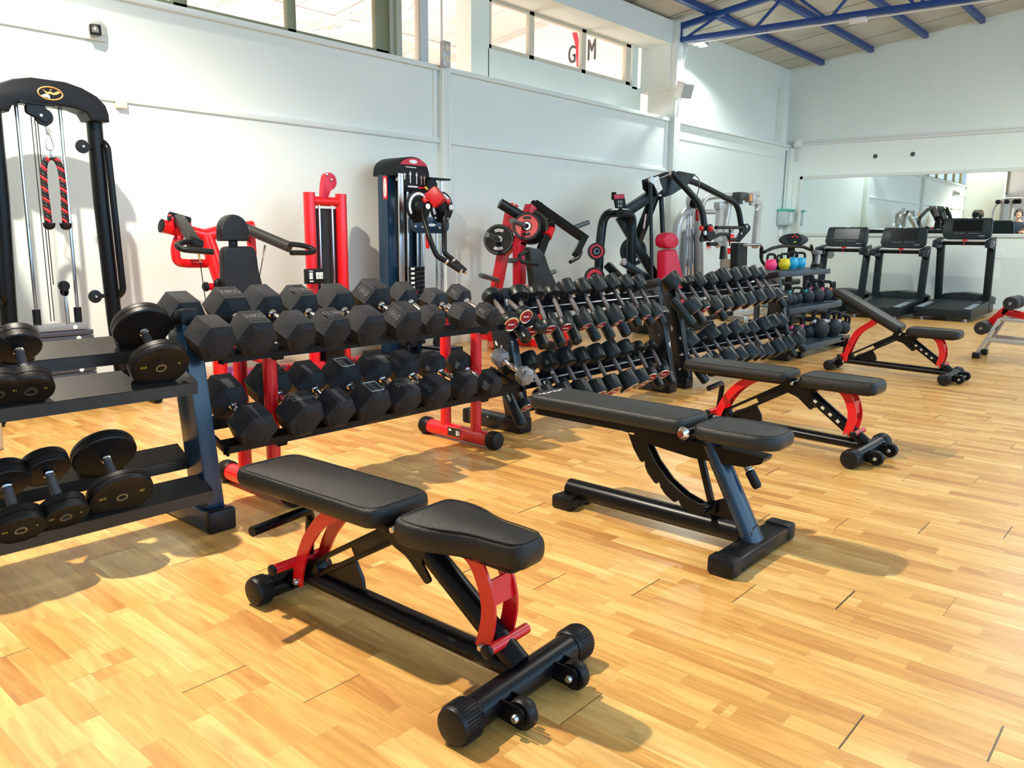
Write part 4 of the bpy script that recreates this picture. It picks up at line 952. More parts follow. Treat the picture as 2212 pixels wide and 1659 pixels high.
# base
g = G(); g.tube([(bx-.02, 5.72, .0), (bx-.02, 5.72, .62)], .055, 16); g.build('seat_post', RED, s_)
g = G(); g.tube([(3.414, 5.5, 0.149), (3.43, 5.5, 0.287)], .045, 16); o = g.build('seat_adjust_post', RED, s_)
g = G(); g.ball((3.406, 5.44, 0.252), .035); g.build('adjuster_knob', RUB, o)
g = G(); g.tube([(3.232, 5.75, 0.319), (3.441, 5.55, 0.222)], .04, 14); g.build('seat_beam', RED, s_)
g = G(); g.bar((3.45, 6.0, .05), (4.5, 5.95, .05), .10, .09, .01); g.bar((3.5, 6.05, .045), (3.5, 5.05, .045), .09, .08, .01); g.bar((4.0, 6.0, .045), (4.0, 5.2, .045), .09, .08, .01); g.build('base_frame', RED, s_)
g = G(); g.prism(fil2([(-.035, .11), (.035, .11), (.03, -.10), (-.02, -.10)], .01), (3.143, 5.75, 0.219), (1, 0, 0), (0, 0, 1), .04); g.build('foot_bracket', BLK, s_)
# tower
ty = 5.9; xl, xr = (4.165, 5.9, 1.422)[0]-.035, (4.427, 5.9, 1.43)[0]+.01
xl = (4.13, 5.9, 1.382)[0]; xr = (4.461, 5.9, 1.391)[0]; zt = (4.285, 5.9, 1.555)[2]
for x in (xl, xr):
    g = G(); g.cyl((x, ty, 0), (x, ty, zt), .05, n=22); g.build('tower_post', RED, s_)
g = G(); g.cyl((xl, ty, zt-.07), (xr, ty, zt-.07), .04); g.build('tower_crossbar', RED, s_)
g = G(); q = [(-.06, -.06), (-.045, .08), (-.02, .13)]+[(.03+math.cos(a)*.075, .10+math.sin(a)*.075) for a in [PI*.75-k*PI*1.25/8 for k in range(9)]]+[(.02, -.01), (.0, -.06)]
g.prism(q, ((xl+xr)/2, ty-.01, zt), (1, 0, 0), (0, 0, 1), .05, .006); o = g.build('pulley_cover', mat('crimson plastic', (.55, .01, .04), .35), s_)
g = G(); bolt(g, ((xl+xr)/2+.04, ty-.035, zt+.115), (0, -1, 0), .012); bolt(g, ((xl+xr)/2-.005, ty-.035, zt+.155), (0, -1, 0), .012); parts(g, 'bolt', ZNC, o)
g = G(); g.box(((xl+xr)/2, ty+.03, zt/2-.02), (xr-xl-.09, .02, zt-.22)); g.build('shroud', BPT, s_)
for x in ((xl+xr)/2-.075, (xl+xr)/2+.06):
    g = G(); g.cyl((x, ty-.01, zt-.08), (x, ty-.01, .1), .011, n=12); g.build('guide_rod', CHR, s_)
g = G(); g.box(((xl+xr)/2, ty-.01, .3), (.2, .14, .42), bev=.004); g.build('weight_stack', BLK, s_)
g = G(); g.box(((xl+xr)/2, ty, .05), (xr-xl+.5, .10, .09), bev=.01); g.build('tower_base', RED, s_)
# the counter display is clamped to the tower
k_ = thing('flip_counter', 'small black flip counter showing 11 32 on the red tower', 'counter', V((4.037, 5.72, 0.85))-V((0, 0, .075)))
cx_, cz_ = (4.037, 5.72, 0.854)[0], (4.037, 5.72, 0.854)[2]
Rz = MX.Rotation(math.radians(-8), 3, 'Y')
g = G(); g.box((cx_, 5.74, cz_), (.17, .05, .125), bev=.006); g.prism([(.085, .06), (.13, -.06), (.085, -.06)], (cx_, 5.76, cz_), (1, 0, 0), (0, 0, 1), .02); g.build('casing', MBK, k_)
for x, s2 in ((-.045, '11'), (.022, '3'), (.058, '2')):
    g = G(); g.box((cx_+x, 5.714, cz_+.005), (.032, .004, .055), bev=.001); o = g.build('flip_card', WPT, k_)
    text(s2, .04 if len(s2) == 1 else .03, (cx_+x, 5.7115, cz_+.005), (1, 0, 0), (0, 0, 1), BPT, o, 'numeral', .0004)
g = G(); g.box((cx_-.045, 5.7145, cz_+.045), (.04, .002, .006)); g.box((cx_-.042, 5.7145, cz_-.04), (.036, .002, .010)); parts(g, 'printed_line', WPT, k_)
# purple foam roller standing under the seat
g = G(); q = V((3.31, 5.62, 0.159)); g.lathe([(.02, 0), (.068, 0), (.072, .01), (.072, .28), (.068, .29), (.02, .29), (.02, 0)], (q.x, 5.62, .074), (0, 1, 0), 32)
tag(g.build('foam_roller', mat('purple foam', (.42, .07, .42), .6, bump=.3, bscale=80)), 'purple foam roller lying on the floor under the red machine', 'foam roller')
# ---------------------------------------------------------------- black functional trainer with two dials
f = thing('functional_trainer', 'black dual pulley machine with numbered dials and arms on the left wall', 'gym machine', (5.3, 6.0, 0))
ty = 6.0; zc = (5.276, 6, 1.772)[2]
x0, x1 = (5.067, 6, 1.236)[0], (5.458, 6, 1.24)[0]
xm = (x0+x1)/2; hwid = (x1-x0)/2
g = G(); g.prism([(-hwid, -.02), (hwid+.03, -.02), (hwid+.03, .0)]+[(math.cos(a)*(hwid+.01)+.01, .03+math.sin(a)*.13) for a in [PI*k/14 for k in range(15)]]+[(-hwid, 0)], (xm, ty+.02, zc), (1, 0, 0), (0, 0, 1), .34, .01, 2); hd = g.build('head_cover', MBK, f)
g = G(); g.prism([(math.cos(a)*(hwid-.01), .045+math.sin(a)*.105) for a in [PI*.12+PI*.76*k/12 for k in range(13)]], (xm+.02, ty-.152, zc), (1, 0, 0), (0, 0, 1), .004); g.build('red_label', mat('red label print', (.55, .02, .05), .4), hd)
g = G(); g.box((xm+.02, ty-.152, zc-.06), (hwid*2-.02, .006, .21), bev=.002); pl = g.build('instruction_panel', MBK, f)
for i, (x, z, w_, h_) in enumerate(((-.10, .005, .02, .06), (-.03, -.0, .018, .11), (.05, -.005, .016, .11), (.11, -.02, .014, .09), (.15, -.02, .014, .09))):
    g = G(); a, b_ = x, z
    g.prism([(a-w_*.25, b_-h_/2), (a+w_*.25, b_-h_/2), (a+w_*.3, b_+h_*.15), (a+w_, b_+h_*.36), (a+w_*.3, b_+h_*.28), (a+w_*.2, b_+h_/2), (a-w_*.2, b_+h_/2), (a-w_*.3, b_+h_*.28), (a-w_, b_+h_*.36), (a-w_*.3, b_+h_*.15)], (xm, ty-.1565, zc-.03), (1, 0, 0), (0, 0, 1), .002); g.build('printed_figure', WPT if i < 3 else mat('pinkish print', (.55, .3, .28), .5), pl)
g = G(); g.box((xm-.02, ty-.156, zc+.062), (.13, .002, .007)); g.box((xm+.0, ty-.156, zc-.115), (.12, .002, .014)); parts(g, 'printed_line', WPT, pl)
g = G(); g.box((xm+.13, ty-.156, zc-.12), (.12, .002, .016)); g.build('printed_line', RED, pl)
e = G(); e.prism([(math.cos(a)*.05, math.sin(a)*.018) for a in [2*PI*k/24 for k in range(24)]], (xm+.01, ty-.156, zc+.115), (1, 0, 0), (0, 0, 1), .003); e.build('oval_badge', WPT, hd)
for x, wd in ((x0+.05, .12), (x1-.0, .07)):
    g = G(); g.box((x, ty+.05, zc/2), (wd, .14, zc-.01), bev=.015); g.build('tower_post', NVY, f)
g = G(); g.box((xm, ty+.1, zc/2), (x1-x0-.12, .02, zc-.1)); g.build('back_shroud', BPT, f)
xp = (5.107, 5.84, 1.237)[0]
g = G(); g.box((xp, 5.84, (zc+.55)/2), (.06, .02, zc-.55), bev=.004); o = g.build('steel_column', STL, f)
for xx in (xp+.10, xp+.22, xp+.29):
    g = G(); g.cyl((xx, 5.86, zc-.02), (xx, 5.86, .3), .011, n=12); g.build('guide_rod', CHR, f)
for k in range(17):
    z = .885-.045*k
    if z < .08: break
    g = G(); g.box((xp+.19, 5.88, z), (.19, .10, .041), bev=.002); g.mat(1); g.box((xp+.128, 5.829, z), (.045, .002, .022)); g.build('weight_plate', [BLK, WPT], f)
g = G(); g.cyl((xp+.14, 5.83, .66), (xp+.14, 5.79, .66), .012); g.build('selector_pin', RED, f)
g = G(); g.box((x0-.012, ty-.0, zc-.13), (.004, .06, .21), bev=.001); lb = g.build('side_sticker', RED, f)
g = G(); g.prism([(math.cos(a)*.022, math.sin(a)*.09) for a in [2*PI*k/24 for k in range(24)]], (x0-.016, ty, zc-.13), (0, -1, 0), (0, 0, 1), .002); ov = g.build('oval_badge', WPT, lb)
text('PANATTA', .026, (x0-.018, ty, zc-.13), (0, 0, 1), (0, 1, 0), RED, ov, 'lettering', .0004)
# pulley frame on the right
xr_, zr = (5.654, 5.85, 1.745)[0], (5.654, 5.85, 1.745)[2]
g = G(); g.bar((x1+.0, 5.85, zr), (xr_+.07, 5.85, zr), .10, .02, .004); g.build('top_bracket', BLK, f)
g = G(); g.cyl((xr_+.0, 5.86, zr), (xr_+.0, 5.86, .1), .018); g.cyl((xr_-.05, 5.88, zr), (xr_-.05, 5.88, .1), .012); parts(g, 'slide_rod', CHR, f)
g = G(); g.lathe([(.012, -.014), (.06, -.014), (.055, 0), (.06, .014), (.012, .014)], (5.469, 5.8, 1.68), (0, 1, 0), 24); g.build('pulley_wheel', MBK, f)
# dials
for q in (V((5.116, 5.62, 1.465)), V((5.45, 5.66, 1.468))):
    Rr = .148
    g = G(); g.lathe([(Rr*.9, 0), (Rr, -.004), (Rr, -.016), (Rr*.95, -.02), (.02, -.02)], q, (0, 1, 0), 36); dl = g.build('dial_plate', BLK, f)
    g = G(); P1_ = []; P2_ = []
    for k in range(21):
        a = math.radians(215-k*9.5); P1_.append((math.cos(a)*Rr*.86, math.sin(a)*Rr*.86)); P2_.append((math.cos(a)*Rr*.70, math.sin(a)*Rr*.70))
    g.prism(P1_+P2_[::-1], q+V((0, -.0215, 0)), (1, 0, 0), (0, 0, 1), .002); sc_ = g.build('number_scale', WPT, dl)
    for n_ in range(8):
        a = math.radians(205-n_*24); text(str(n_), .019, q+V((math.cos(a)*Rr*.78, -.0235, math.sin(a)*Rr*.78)), (math.sin(a), 0, -math.cos(a)), (math.cos(a), 0, math.sin(a)), BPT, sc_, 'numeral', .0003)
    g = G(); g.lathe([(.075, 0), (.075, .025), (.05, .05), (.03, .052)], q+V((0, -.02, 0)), (0, -1, 0), 28); g.build('dial_hub', MBK, dl)
    g = G(); g.lathe([(.012, 0), (.022, .01), (.024, .03), (.014, .036)], q+V((.025, -.05, .055)), (0, -1, 0), 16); g.build('red_knob', RED, dl)
    g = G(); g.lathe([(.022, 0), (.027, .006), (.024, .014), (.01, .016)], q+V((.045, -.085, .0)), (0, -1, 0), 20); g.build('pivot_cap', WHT, dl)
g = G(); a_, b_ = (5.168, 5.66, 1.323), (5.467, 5.66, 1.32)
g.prism(fil2([(a_[0]-.10, a_[2]-.03), (a_[0]-.08, a_[2]+.05), (b_[0]+.06, a_[2]+.05), (b_[0]+.09, a_[2]-.03), (b_[0]+.04, a_[2]-.10), (a_[0]-.05, a_[2]-.10)], .03), (0, 5.66, 0), (1, 0, 0), (0, 0, 1), .03, .004); pv = g.build('carriage_plate', NVY, f)
g = G()
for q in ((5.104, 5.642, 1.284), (5.191, 5.642, 1.281), (5.412, 5.642, 1.276), (5.359, 5.642, 1.366), (5.518, 5.642, 1.365), (5.06, 5.642, 1.367)): bolt(g, q, (0, -1, 0), .012)
parts(g, 'bolt', ZNC, pv)
e = G(); q = V((5.314, 5.64, 1.3)); e.prism([(math.cos(a)*.045, math.sin(a)*.014) for a in [2*PI*k/24 for k in range(24)]], q, (1, 0, 0), (0, 0, 1), .003); e.build('oval_badge', WPT, pv)
for P in (((5.115, 5.55, 1.426), (5.09, 5.5, 1.329), (5.093, 5.42, 1.135), (5.135, 5.38, 1.01), (5.184, 5.34, 0.981), (5.308, 5.26, 0.888)), ((5.441, 5.6, 1.436), (5.42, 5.58, 1.306), (5.34, 5.5, 1.048), (5.363, 5.48, 1.013), (5.398, 5.46, 0.987), (5.477, 5.36, 0.871))):
    g = G(); g.tube(fil(P, .08), .025, 12); o = g.build('arm', BLK, f)
    d_ = (V(P[-1])-V(P[-2])).normalized()
    g = G(); g.tube([V(P[-1])-d_*.14, V(P[-1])], .027, 12); h_ = g.build('arm_grip', RUB, o)
    g = G(); g.lathe([(.024, 0), (.026, .01), (.018, .022)], P[-1], d_, 14); g.build('grip_cap', CHR, h_)
    g = G(); g.lathe([(.025, -.01), (.027, 0), (.025, .01)], V(P[-1])-d_*.15, d_, 14); g.build('grip_ring', CHR, h_)
# red counterweight block tied in front
g = G(); a_, b_ = V((5.263, 5.6, 1.612)), V((5.316, 5.52, 1.495)); g.bar(a_, b_, .14, .13, .006); g.build('red_counterweight', mat('red plastic cover', (.52, .006, .01), .4), f)
g = G(); q = V((5.191, 5.58, 1.629)); g.prism([(-.025, .012), (.0, .02), (.025, -.005), (.005, -.015)], q, (1, 0, 0), (0, 0, 1), .004); g.build('yellow_tag', mat('yellow tag', (.75, .52, .05), .5), f)
g = G(); a_ = V((5.303, 5.7, 1.205)); g.bar(a_, V((5.313, 5.7, 1.079)), .03, .02, .003); g.build('red_lock_bar', RED, f)
g = G(); g.box((xm, 5.95, .04), (.66, .6, .07), bev=.01); g.box((xr_, 5.86, .05), (.3, .3, .08), bev=.01); g.build('base', BLK, f)
for q in ((4.981, 5.7, 0.227), (5.114, 5.7, 0.201), (5.432, 5.7, 0.172)):
    g = G(); g.lathe([(.012, -.014), (.05, -.014), (.046, 0), (.05, .014), (.012, .014)], q, (0, 1, 0), 24); g.build('low_pulley', MBK, f)
# ---------------------------------------------------------------- red plate loaded lever machine
def plate(name, label, ctr, ax, R, t, face, group=None, rimonly=False, slots=True, cat='weight plate'):
    """weight plate with a raised rim, hub and grip slots; its own thing because it lifts off the peg"""
    p = thing(name, label, cat, V(ctr), group=group); ax = V(ax).normalized(); c = V(ctr)
    g = G(); k = t/2
    g.lathe([(.03, -k), (R*.80, -k), (R*.84, -k), (R*.95, -k), (R, -k*.6), (R, k*.6), (R*.95, k), (R*.84, k), (R*.80, k*.7), (.055, k*.7), (.05, k), (.03, k), (.03, -k)], c, ax, 40); b_ = g.build('rim', RUB, p)
    g = G(); g.lathe([(.056, 0), (R*.80, 0), (R*.80, .003), (.056, .003), (.056, 0)], c+ax*k*.7, ax, 40); f_ = g.build('face', face, p)
    g = G(); g.lathe([(.026, 0), (.042, 0), (.042, .004), (.026, .004), (.026, 0)], c+ax*(k*.7+.003), ax, 24); g.build('hub_ring', ZNC, f_)
    if slots:
        x = ax.cross(V((0, 0, 1))).normalized(); z = x.cross(ax)
        for s in (1, -1):
            A = [PI/2*s+(k_-4)*.12 for k_ in range(9)]
            pl = [(math.cos(a)*R*.70, math.sin(a)*R*.70) for a in A]+[(math.cos(a)*R*.50, math.sin(a)*R*.50) for a in A[::-1]]
            g = G(); g.prism(pl, c+ax*(k*.7+.004), x, z, .003); g.build('grip_slot', mat('pale grip opening', (.55, .52, .50), .6) if face is not REDP else BPT, f_)
    return p
REDP = mat('red plate face', (.60, .008, .02), .4)
h = thing('lever_row_machine', 'red plate loaded lever machine with black seat and two lever arms', 'gym machine', (6.9, 5.6, 0))
ya, yb = 5.9, 5.6
g = G(); g.bar((6.77, 5.9, 1.549), (6.36, 5.9, 0.083), .10, .10, .006, up=(0, -1, 0)); g.build('rear_post', RED, h)
g = G(); g.bar((6.728, 5.6, 1.523), (6.61, 5.6, 1.273), .10, .10, .006, up=(0, -1, 0)); g.bar((6.609, 5.6, 1.302), (6.544, 5.6, 1.108), .10, .10, .006, up=(0, -1, 0)); g.bar((6.543, 5.6, 1.147), (6.554, 5.6, 0.519), .11, .10, .006, up=(0, -1, 0)); g.bar((6.554, 5.6, 0.544), (6.584, 5.6, 0.09), .1, .1, .006, up=(0, -1, 0)); g.build('front_post', DRED, h)
g = G(); g.bar((6.612, 5.85, 1.03), (6.586, 5.65, 1.176), .07, .09, .005); g.build('link_plate', RED, h)
g = G(); g.bar((6.538, 5.55, 0.681), (6.548, 5.4, 0.443), .09, .09, .006); g.bar((6.532, 5.4, 0.459), (6.996, 5.3, 0.075), .09, .09, .006); g.bar((6.915, 5.3, 0.265), (7.014, 5.3, 0.052), .09, .09, .006, up=(1, 0, 0)); g.build('seat_frame', RED, h)
g = G(); g.bar((6.442, 5.9, 0.029), (6.23, 5.6, 0.078), .1, .08, .008); g.bar((6.4, 5.7, 0.213), (6.699, 5.6, 0.217), .08, .08, .006); parts(g, 'base_beam', RED, h)
q0, q1 = (6.731, 5.285, 0.045), (6.904, 4.956, 0.045)
g = G(); g.bar((q0[0], 5.3, .045), (q1[0]+.1, 5.3, .045), .1, .085, .006); ff = g.build('front_foot', RED, h)
for x in (q0[0], q1[0]+.1):
    g = G(); g.box((x, 5.3, .045), (.09, .12, .09), bev=.012); g.build('foot_cap', RUB, ff)
g = G(); g.bar((q0[0]+.1, 5.3, .045), (q0[0]+.05, 5.85, .045), .09, .08, .006); g.build('floor_beam', RED, h)
LV = mat('black lever paint', (.006, .009, .010), .32, spec=.3)
g = G(); g.tube([(6.398, 5.75, 1.543), (6.608, 5.62, 1.408)], .055, 16); lv = g.build('lever_arm', LV, h)
g = G(); g.tube([(6.842, 5.65, 1.552), (7.131, 5.15, 1.167)], .052, 4); lv2 = g.build('lever_arm', LV, h)
g = G(); g.cyl((6.871, 5.7, 1.549), (6.893, 5.6, 1.523), .045); g.build('pivot', MBK, lv2)
g = G(); g.tube([(7.085, 5.16, 1.172), (6.87, 5.1, 1.014)], .045, 4); g.build('drop_arm', LV, lv2)
g = G(); g.tube(fil([(6.902, 5.1, 1.028), (6.975, 5.1, 1.061), (6.874, 5.06, 0.99), (6.65, 5, 0.948)], .04), .02, 10); g.build('lever_handle', RUB, lv2)
g = G(); g.tube([(7.069, 5.3, 1.294), (7.295, 5.25, 1.362)], .026, 14); g.build('plate_peg', mat('grey peg', (.10, .13, .13), .35, .5), lv2)
g = G(); g.tube([(6.879, 5.45, 1.296), (6.756, 5.4, 1.198)], .055, 14); g.build('red_sleeve', RED, h)
g = G(); g.cyl((6.838, 5.45, 1.335), (6.878, 5.4, 1.355), .05); g.build('pivot', MBK, h)
g = G(); g.tube([(6.715, 5.38, 1.198), (6.498, 5.3, 0.994)], .055, 4); lv3 = g.build('drop_arm', LV, h)
g = G(); g.tube(fil([(6.474, 5.3, 1.042), (6.287, 5.28, 1.058), (6.111, 5.24, 1.01), (6.108, 5.2, 0.952), (6.304, 5.14, 0.927)], .06), .02, 10); g.build('lever_handle', RUB, lv3)
O = V((6.517, 5.3, 0.827)); sb = [(6.302, 5.3, 1.099), (6.496, 5.3, 1.07), (6.558, 5.3, 1.017), (6.623, 5.3, 0.892), (6.762, 5.3, 0.713), (6.81, 5.3, 0.473), (6.426, 5.3, 0.486), (6.351, 5.3, 0.884), (6.311, 5.3, 1.034)]
g = G(); g.prism(fil2([(p[0]-O.x, p[2]-O.z) for p in sb], .04), O, (1, 0, 0), (0, 0, 1), .09, .025, 4); g.build('backrest_pad', PADG, h)
for a_, b_ in (((6.103, 5.75, 0.799), (6.472, 5.85, 0.734)), ((6.465, 5.82, 1.169), (6.038, 5.6, 1.215)), ((6.618, 5.55, 1.307), (6.185, 5.4, 1.355)), ((7.042, 5.6, 0.792), (7.166, 5.6, 0.819)), ((6.382, 5.6, 0.95), (6.494, 5.6, 0.949))):
    g = G(); g.tube([a_, b_], .026, 14); g.build('plate_peg', mat('grey peg', (.10, .13, .13), .35, .5), h)
axA = (V((6.038, 5.6, 1.215))-V((6.465, 5.82, 1.169))).normalized(); axB = (V((6.185, 5.4, 1.355))-V((6.618, 5.55, 1.307))).normalized()
axA = V((-.82, -.5, .2)); axB = V((-.80, -.5, .22))
plate('weight_plate', 'black weight plate with pale grips on the red lever machine', (6.443, 5.8, 1.164), axA, .165, .05, mat('matte plate face', (.008, .009, .010), .55, spec=.2))
plate('weight_plate', 'large black weight plate behind the red plate on the lever machine', (6.692, 5.56, 1.298), axB, .185, .055, mat('matte plate face', (.008, .009, .010), .55, spec=.2))
plate('weight_plate', 'red faced weight plate on the peg of the red lever machine', (6.544, 5.5, 1.306), axB, .150, .035, REDP)
# ---------------------------------------------------------------- black lever machine with crimson seat
r = thing('lever_press_machine', 'tall black lever machine with crimson seat and weight plates, before the column', 'gym machine', (9.2, 5.4, 0))
GB = mat('green black machine paint', (.005, .011, .012), .3, spec=.3)
g = G(); g.tube(fil([(8.498, 5.6, 1.498), (8.089, 5.6, 1.487), (8.03, 5.6, 1.132), (8.003, 5.6, 0.497)], .22), .055, 14); g.build('rear_hoop', GB, r)
g = G(); g.tube(fil([(7.994, 5.3, 1.481), (8.251, 5.3, 1.477), (8.252, 5.3, 1.163), (8.302, 5.3, 0.092)], .15), .055, 14); g.build('rear_hoop', GB, r)
g = G(); g.bar((8.241, 5.45, 1.468), (8.712, 5.3, 1.734), .10, .12, .008); g.build('upper_beam', GB, r)
g = G(); g.bar((8.203, 5.45, 1.445), (8.527, 5.1, 0.706), .09, .11, .008); g.bar((8.504, 5.1, 0.724), (8.609, 5.1, 0.495), .09, .11, .008); g.build('diagonal_beam', GB, r)
g = G(); g.bar((8.746, 5.3, 1.724), (8.515, 5.4, 1.118), .09, .11, .008, up=(1, 0, 0)); db = g.build('diagonal_beam', GB, r)
g = G(); q = V((8.486, 5.27, 1.407)); g.prism([(-.035, -.09), (-.005, -.10), (.035, .07), (.005, .08)], q, (1, 0, 0), (0, 0, 1), .004); g.build('maker_sticker', mat('pale pink sticker', (.62, .42, .42), .5), db)
O = V((8.924, 5.25, 1.87))
hp_ = [(8.512, 5.25, 1.886), (9.024, 5.25, 2.015), (9.457, 5.25, 2.003), (9.269, 5.25, 1.86), (8.892, 5.25, 1.724), (8.73, 5.25, 1.689), (8.541, 5.25, 1.779)]
for dy in (-.09, .09):
    g = G(); g.prism([(p[0]-O.x, p[2]-O.z) for p in hp_], O+V((0, dy, 0)), (1, 0, 0), (0, 0, 1), .03, .004); hd = g.build('head_plate', GB, r)
O2 = V((8.525, 5.14, 1.828)); sc_ = [(8.415, 5.14, 1.892), (8.538, 5.14, 1.926), (8.587, 5.14, 1.843), (8.646, 5.14, 1.781), (8.554, 5.14, 1.728), (8.452, 5.14, 1.814)]
g = G(); g.prism([(p[0]-O2.x, p[2]-O2.z) for p in sc_], O2, (1, 0, 0), (0, 0, 1), .006); sl = g.build('angle_scale', WHT, r)
g = G(); [g.box(O2+V((-.01+.008*k, -.004, .04-.03*k)), (.02, .002, .006)) for k in range(4)]; parts(g, 'scale_mark', BPT, sl)
g = G(); g.lathe([(.02, 0), (.045, 0), (.045, .03), (.02, .03)], (8.355, 5.14, 1.862), (0, -1, 0), 20); g.build('pivot_washer', ZNC, r)
g = G(); g.lathe([(.02, 0), (.052, 0), (.052, .03), (.02, .03)], (8.838, 5.14, 1.96), (0, -1, 0), 20); g.build('pivot_washer', ZNC, r)
g = G(); g.tube([(8.335, 5.12, 1.834), (8.265, 5, 0.659)], .022, 10); g.build('push_rod', GB, r)
g = G(); g.ball((8.265, 5, 0.659), .03); g.build('rod_end', ZNC, r)
g = G(); g.tube([(8.806, 5.25, 1.703), (8.805, 5.2, 1.222)], .03, 10); g.build('piston', GB, r)
g = G(); g.tube(fil([(8.824, 5.12, 1.975), (9.1, 4.9, 1.64), (9.124, 4.85, 1.534), (9.143, 4.8, 1.255)], .15), .04, 12); a1 = g.build('lever_arm', GB, r)
g = G(); g.tube(fil([(9.349, 5.3, 1.953), (9.767, 5.3, 1.918), (10.818, 5.2, 1.679), (10.897, 5.15, 1.3)], .16), .04, 12); a2 = g.build('lever_arm', GB, r)
e = G(); q = V((9.337, 5.2, 1.931)); e.prism([(math.cos(a)*.07, math.sin(a)*.022) for a in [2*PI*k/24 for k in range(24)]], q, (1, 0, -.15), (0, 0, 1), .004); e.build('oval_badge', mat('pale pink sticker', (.62, .42, .42), .5), a2)
g = G(); q = V((9.186, 4.78, 1.278)); g.lathe([(.02, -.02), (.095, -.02), (.10, 0), (.095, .02), (.02, .02)], q, (0, 1, 0), 28); O3 = V((9.146, 4.8, 1.227)); tp = [(9.086, 4.8, 1.338), (9.28, 4.8, 1.33), (9.399, 4.8, 1.257), (9.285, 4.8, 1.176), (9.035, 4.8, 1.153), (9.007, 4.8, 1.192)]; g.prism([(p[0]-O3.x, p[2]-O3.z) for p in tp], O3, (1, 0, 0), (0, 0, 1), .02); dp = g.build('handle_plate', MBK, a1)
g = G(); g.ball((9.114, 4.72, 1.316), .035); g.ball((8.878, 4.72, 1.319), .03); parts(g, 'red_knob', RED, dp)
g = G(); g.lathe([(.01, 0), (.03, 0), (.03, .02), (.01, .02)], (9.03, 4.76, 1.265), (0, -1, 0), 16); g.build('pivot_washer', ZNC, dp)
O4 = V((10.752, 5.1, 1.267)); tp = [(10.821, 5.1, 1.402), (10.939, 5.1, 1.411), (11.036, 5.1, 1.367), (11.014, 5.1, 1.315), (10.709, 5.1, 1.151), (10.592, 5.1, 1.158), (10.587, 5.1, 1.196), (10.774, 5.1, 1.318)]
g = G(); g.prism([(p[0]-O4.x, p[2]-O4.z) for p in tp], O4, (1, 0, 0), (0, 0, 1), .03, .004); dp2 = g.build('handle_plate', MBK, a2)
g = G(); bolt(g, (10.888, 5.08, 1.365), (0, -1, 0), .025); bolt(g, (10.724, 5.08, 1.267), (0, -1, 0), .018); parts(g, 'bolt', ZNC, dp2)
g = G(); g.tube([(9.403, 4.8, 1.334), (10.828, 5.1, 1.354)], .022, 10); g.build('cross_handle', RUB, r)
g = G(); g.tube(fil([(9.248, 4.8, 1.182), (9.612, 4.85, 1.253), (10.035, 4.95, 1.256), (10.214, 5, 1.183), (10.705, 5.1, 1.183)], .05), .022, 10); g.build('bent_handle', RUB, r)
g = G(); g.tube(spl([(9.445, 5.25, 1.997), (9.511, 5.2, 1.999), (9.466, 5.1, 1.934), (9.291, 5, 1.825), (9.15, 4.95, 1.71)], 6), .006, 8); g.build('cable', BPT, r)
g = G(); O5 = V((9.24, 5, 1.625)); g.prism(fil2([(p[0]-O5.x, p[2]-O5.z) for p in ((9.152, 5, 1.678), (9.231, 5, 1.709), (9.336, 5, 1.628), (9.33, 5, 1.571), (9.199, 5, 1.561), (9.126, 5, 1.587))], .03), O5, (1, 0, 0), (0, 0, 1), .08, .02); g.build('pulley_cover', MBK, r)
g = G(); g.bar((9.234, 4.98, 1.557), (9.255, 4.98, 1.415), .035, .03, .004); g.build('red_strap', DRED, r)
g = G(); O6 = V((8.471, 4.95, 1.173)); hr = [(8.303, 4.95, 1.167), (8.339, 4.95, 1.237), (8.463, 4.95, 1.27), (8.595, 4.95, 1.239), (8.656, 4.95, 1.168), (8.619, 4.95, 1.091), (8.48, 4.95, 1.07), (8.34, 4.95, 1.092)]
g.prism(fil2([(p[0]-O6.x, p[2]-O6.z) for p in hr], .05), O6, (1, 0, 0), (0, 0, 1), .14, .04, 4); g.build('headrest_pad', PADR, r)
g = G(); O7 = V((8.519, 4.93, 0.84)); br = [(8.32, 4.93, 1.055), (8.586, 4.93, 1.069), (8.814, 4.93, 0.653), (8.812, 4.93, 0.437), (8.392, 4.93, 0.449), (8.336, 4.93, 0.736)]
g.prism(fil2([(p[0]-O7.x, p[2]-O7.z) for p in br], .04), O7, (1, 0, 0), (0, 0, 1), .12, .035, 4); g.build('backrest_pad', PADR, r)
g = G(); g.box((8.243, 4.72, 0.469), (.42, .42, .09), bev=.03); g.build('seat_pad', PADR, r)
g = G(); g.bar((8.043, 5.5, 0.882), (8.102, 5.3, 0.685), .09, .09, .008); g.bar((8.068, 5.3, 0.915), (8.383, 5.05, 0.675), .09, .08, .008); parts(g, 'lower_beam', GB, r)
g = G(); g.lathe([(.02, 0), (.04, 0), (.04, .03), (.02, .03)], (7.925, 5.2, 0.925), (0, -1, 0), 18); g.build('pivot_washer', ZNC, r)
O8 = V((8.576, 4.9, 0.227))
g = G(); g.bar((8.7, 5.5, .06), (8.75, 5.0, .06), .12, .10, .01); g.bar((8.75, 5.25, .07), (9.6, 5.1, .07), .12, .11, .01); g.bar((9.42, 5.1, .06), (9.9, 5.05, .06), .1, .1, .01); g.bar((9.05, 5.1, .08), (9.05, 5.1, .62), .1, .1, .01, up=(0, 1, 0)); g.bar((8.72, 5.3, .06), (8.72, 5.3, .65), .1, .1, .01, up=(0, 1, 0)); g.build('base_frame', GB, r)
g = G(); q = V((9.344, 5, 0.165)); g.lathe([(.02, -.02), (.07, -.02), (.07, .02), (.02, .02)], q, (0, 1, 0), 24); g.bar((9.298, 5, 0.139), (10.4, 5, 0.181), .06, .06, .005); g.build('foot_roller', MBK, r)
g = G(); g.box((8.289, 5.3, 0.127), (.2, .2, .12), bev=.03); g.build('rubber_foot', RUB, r)
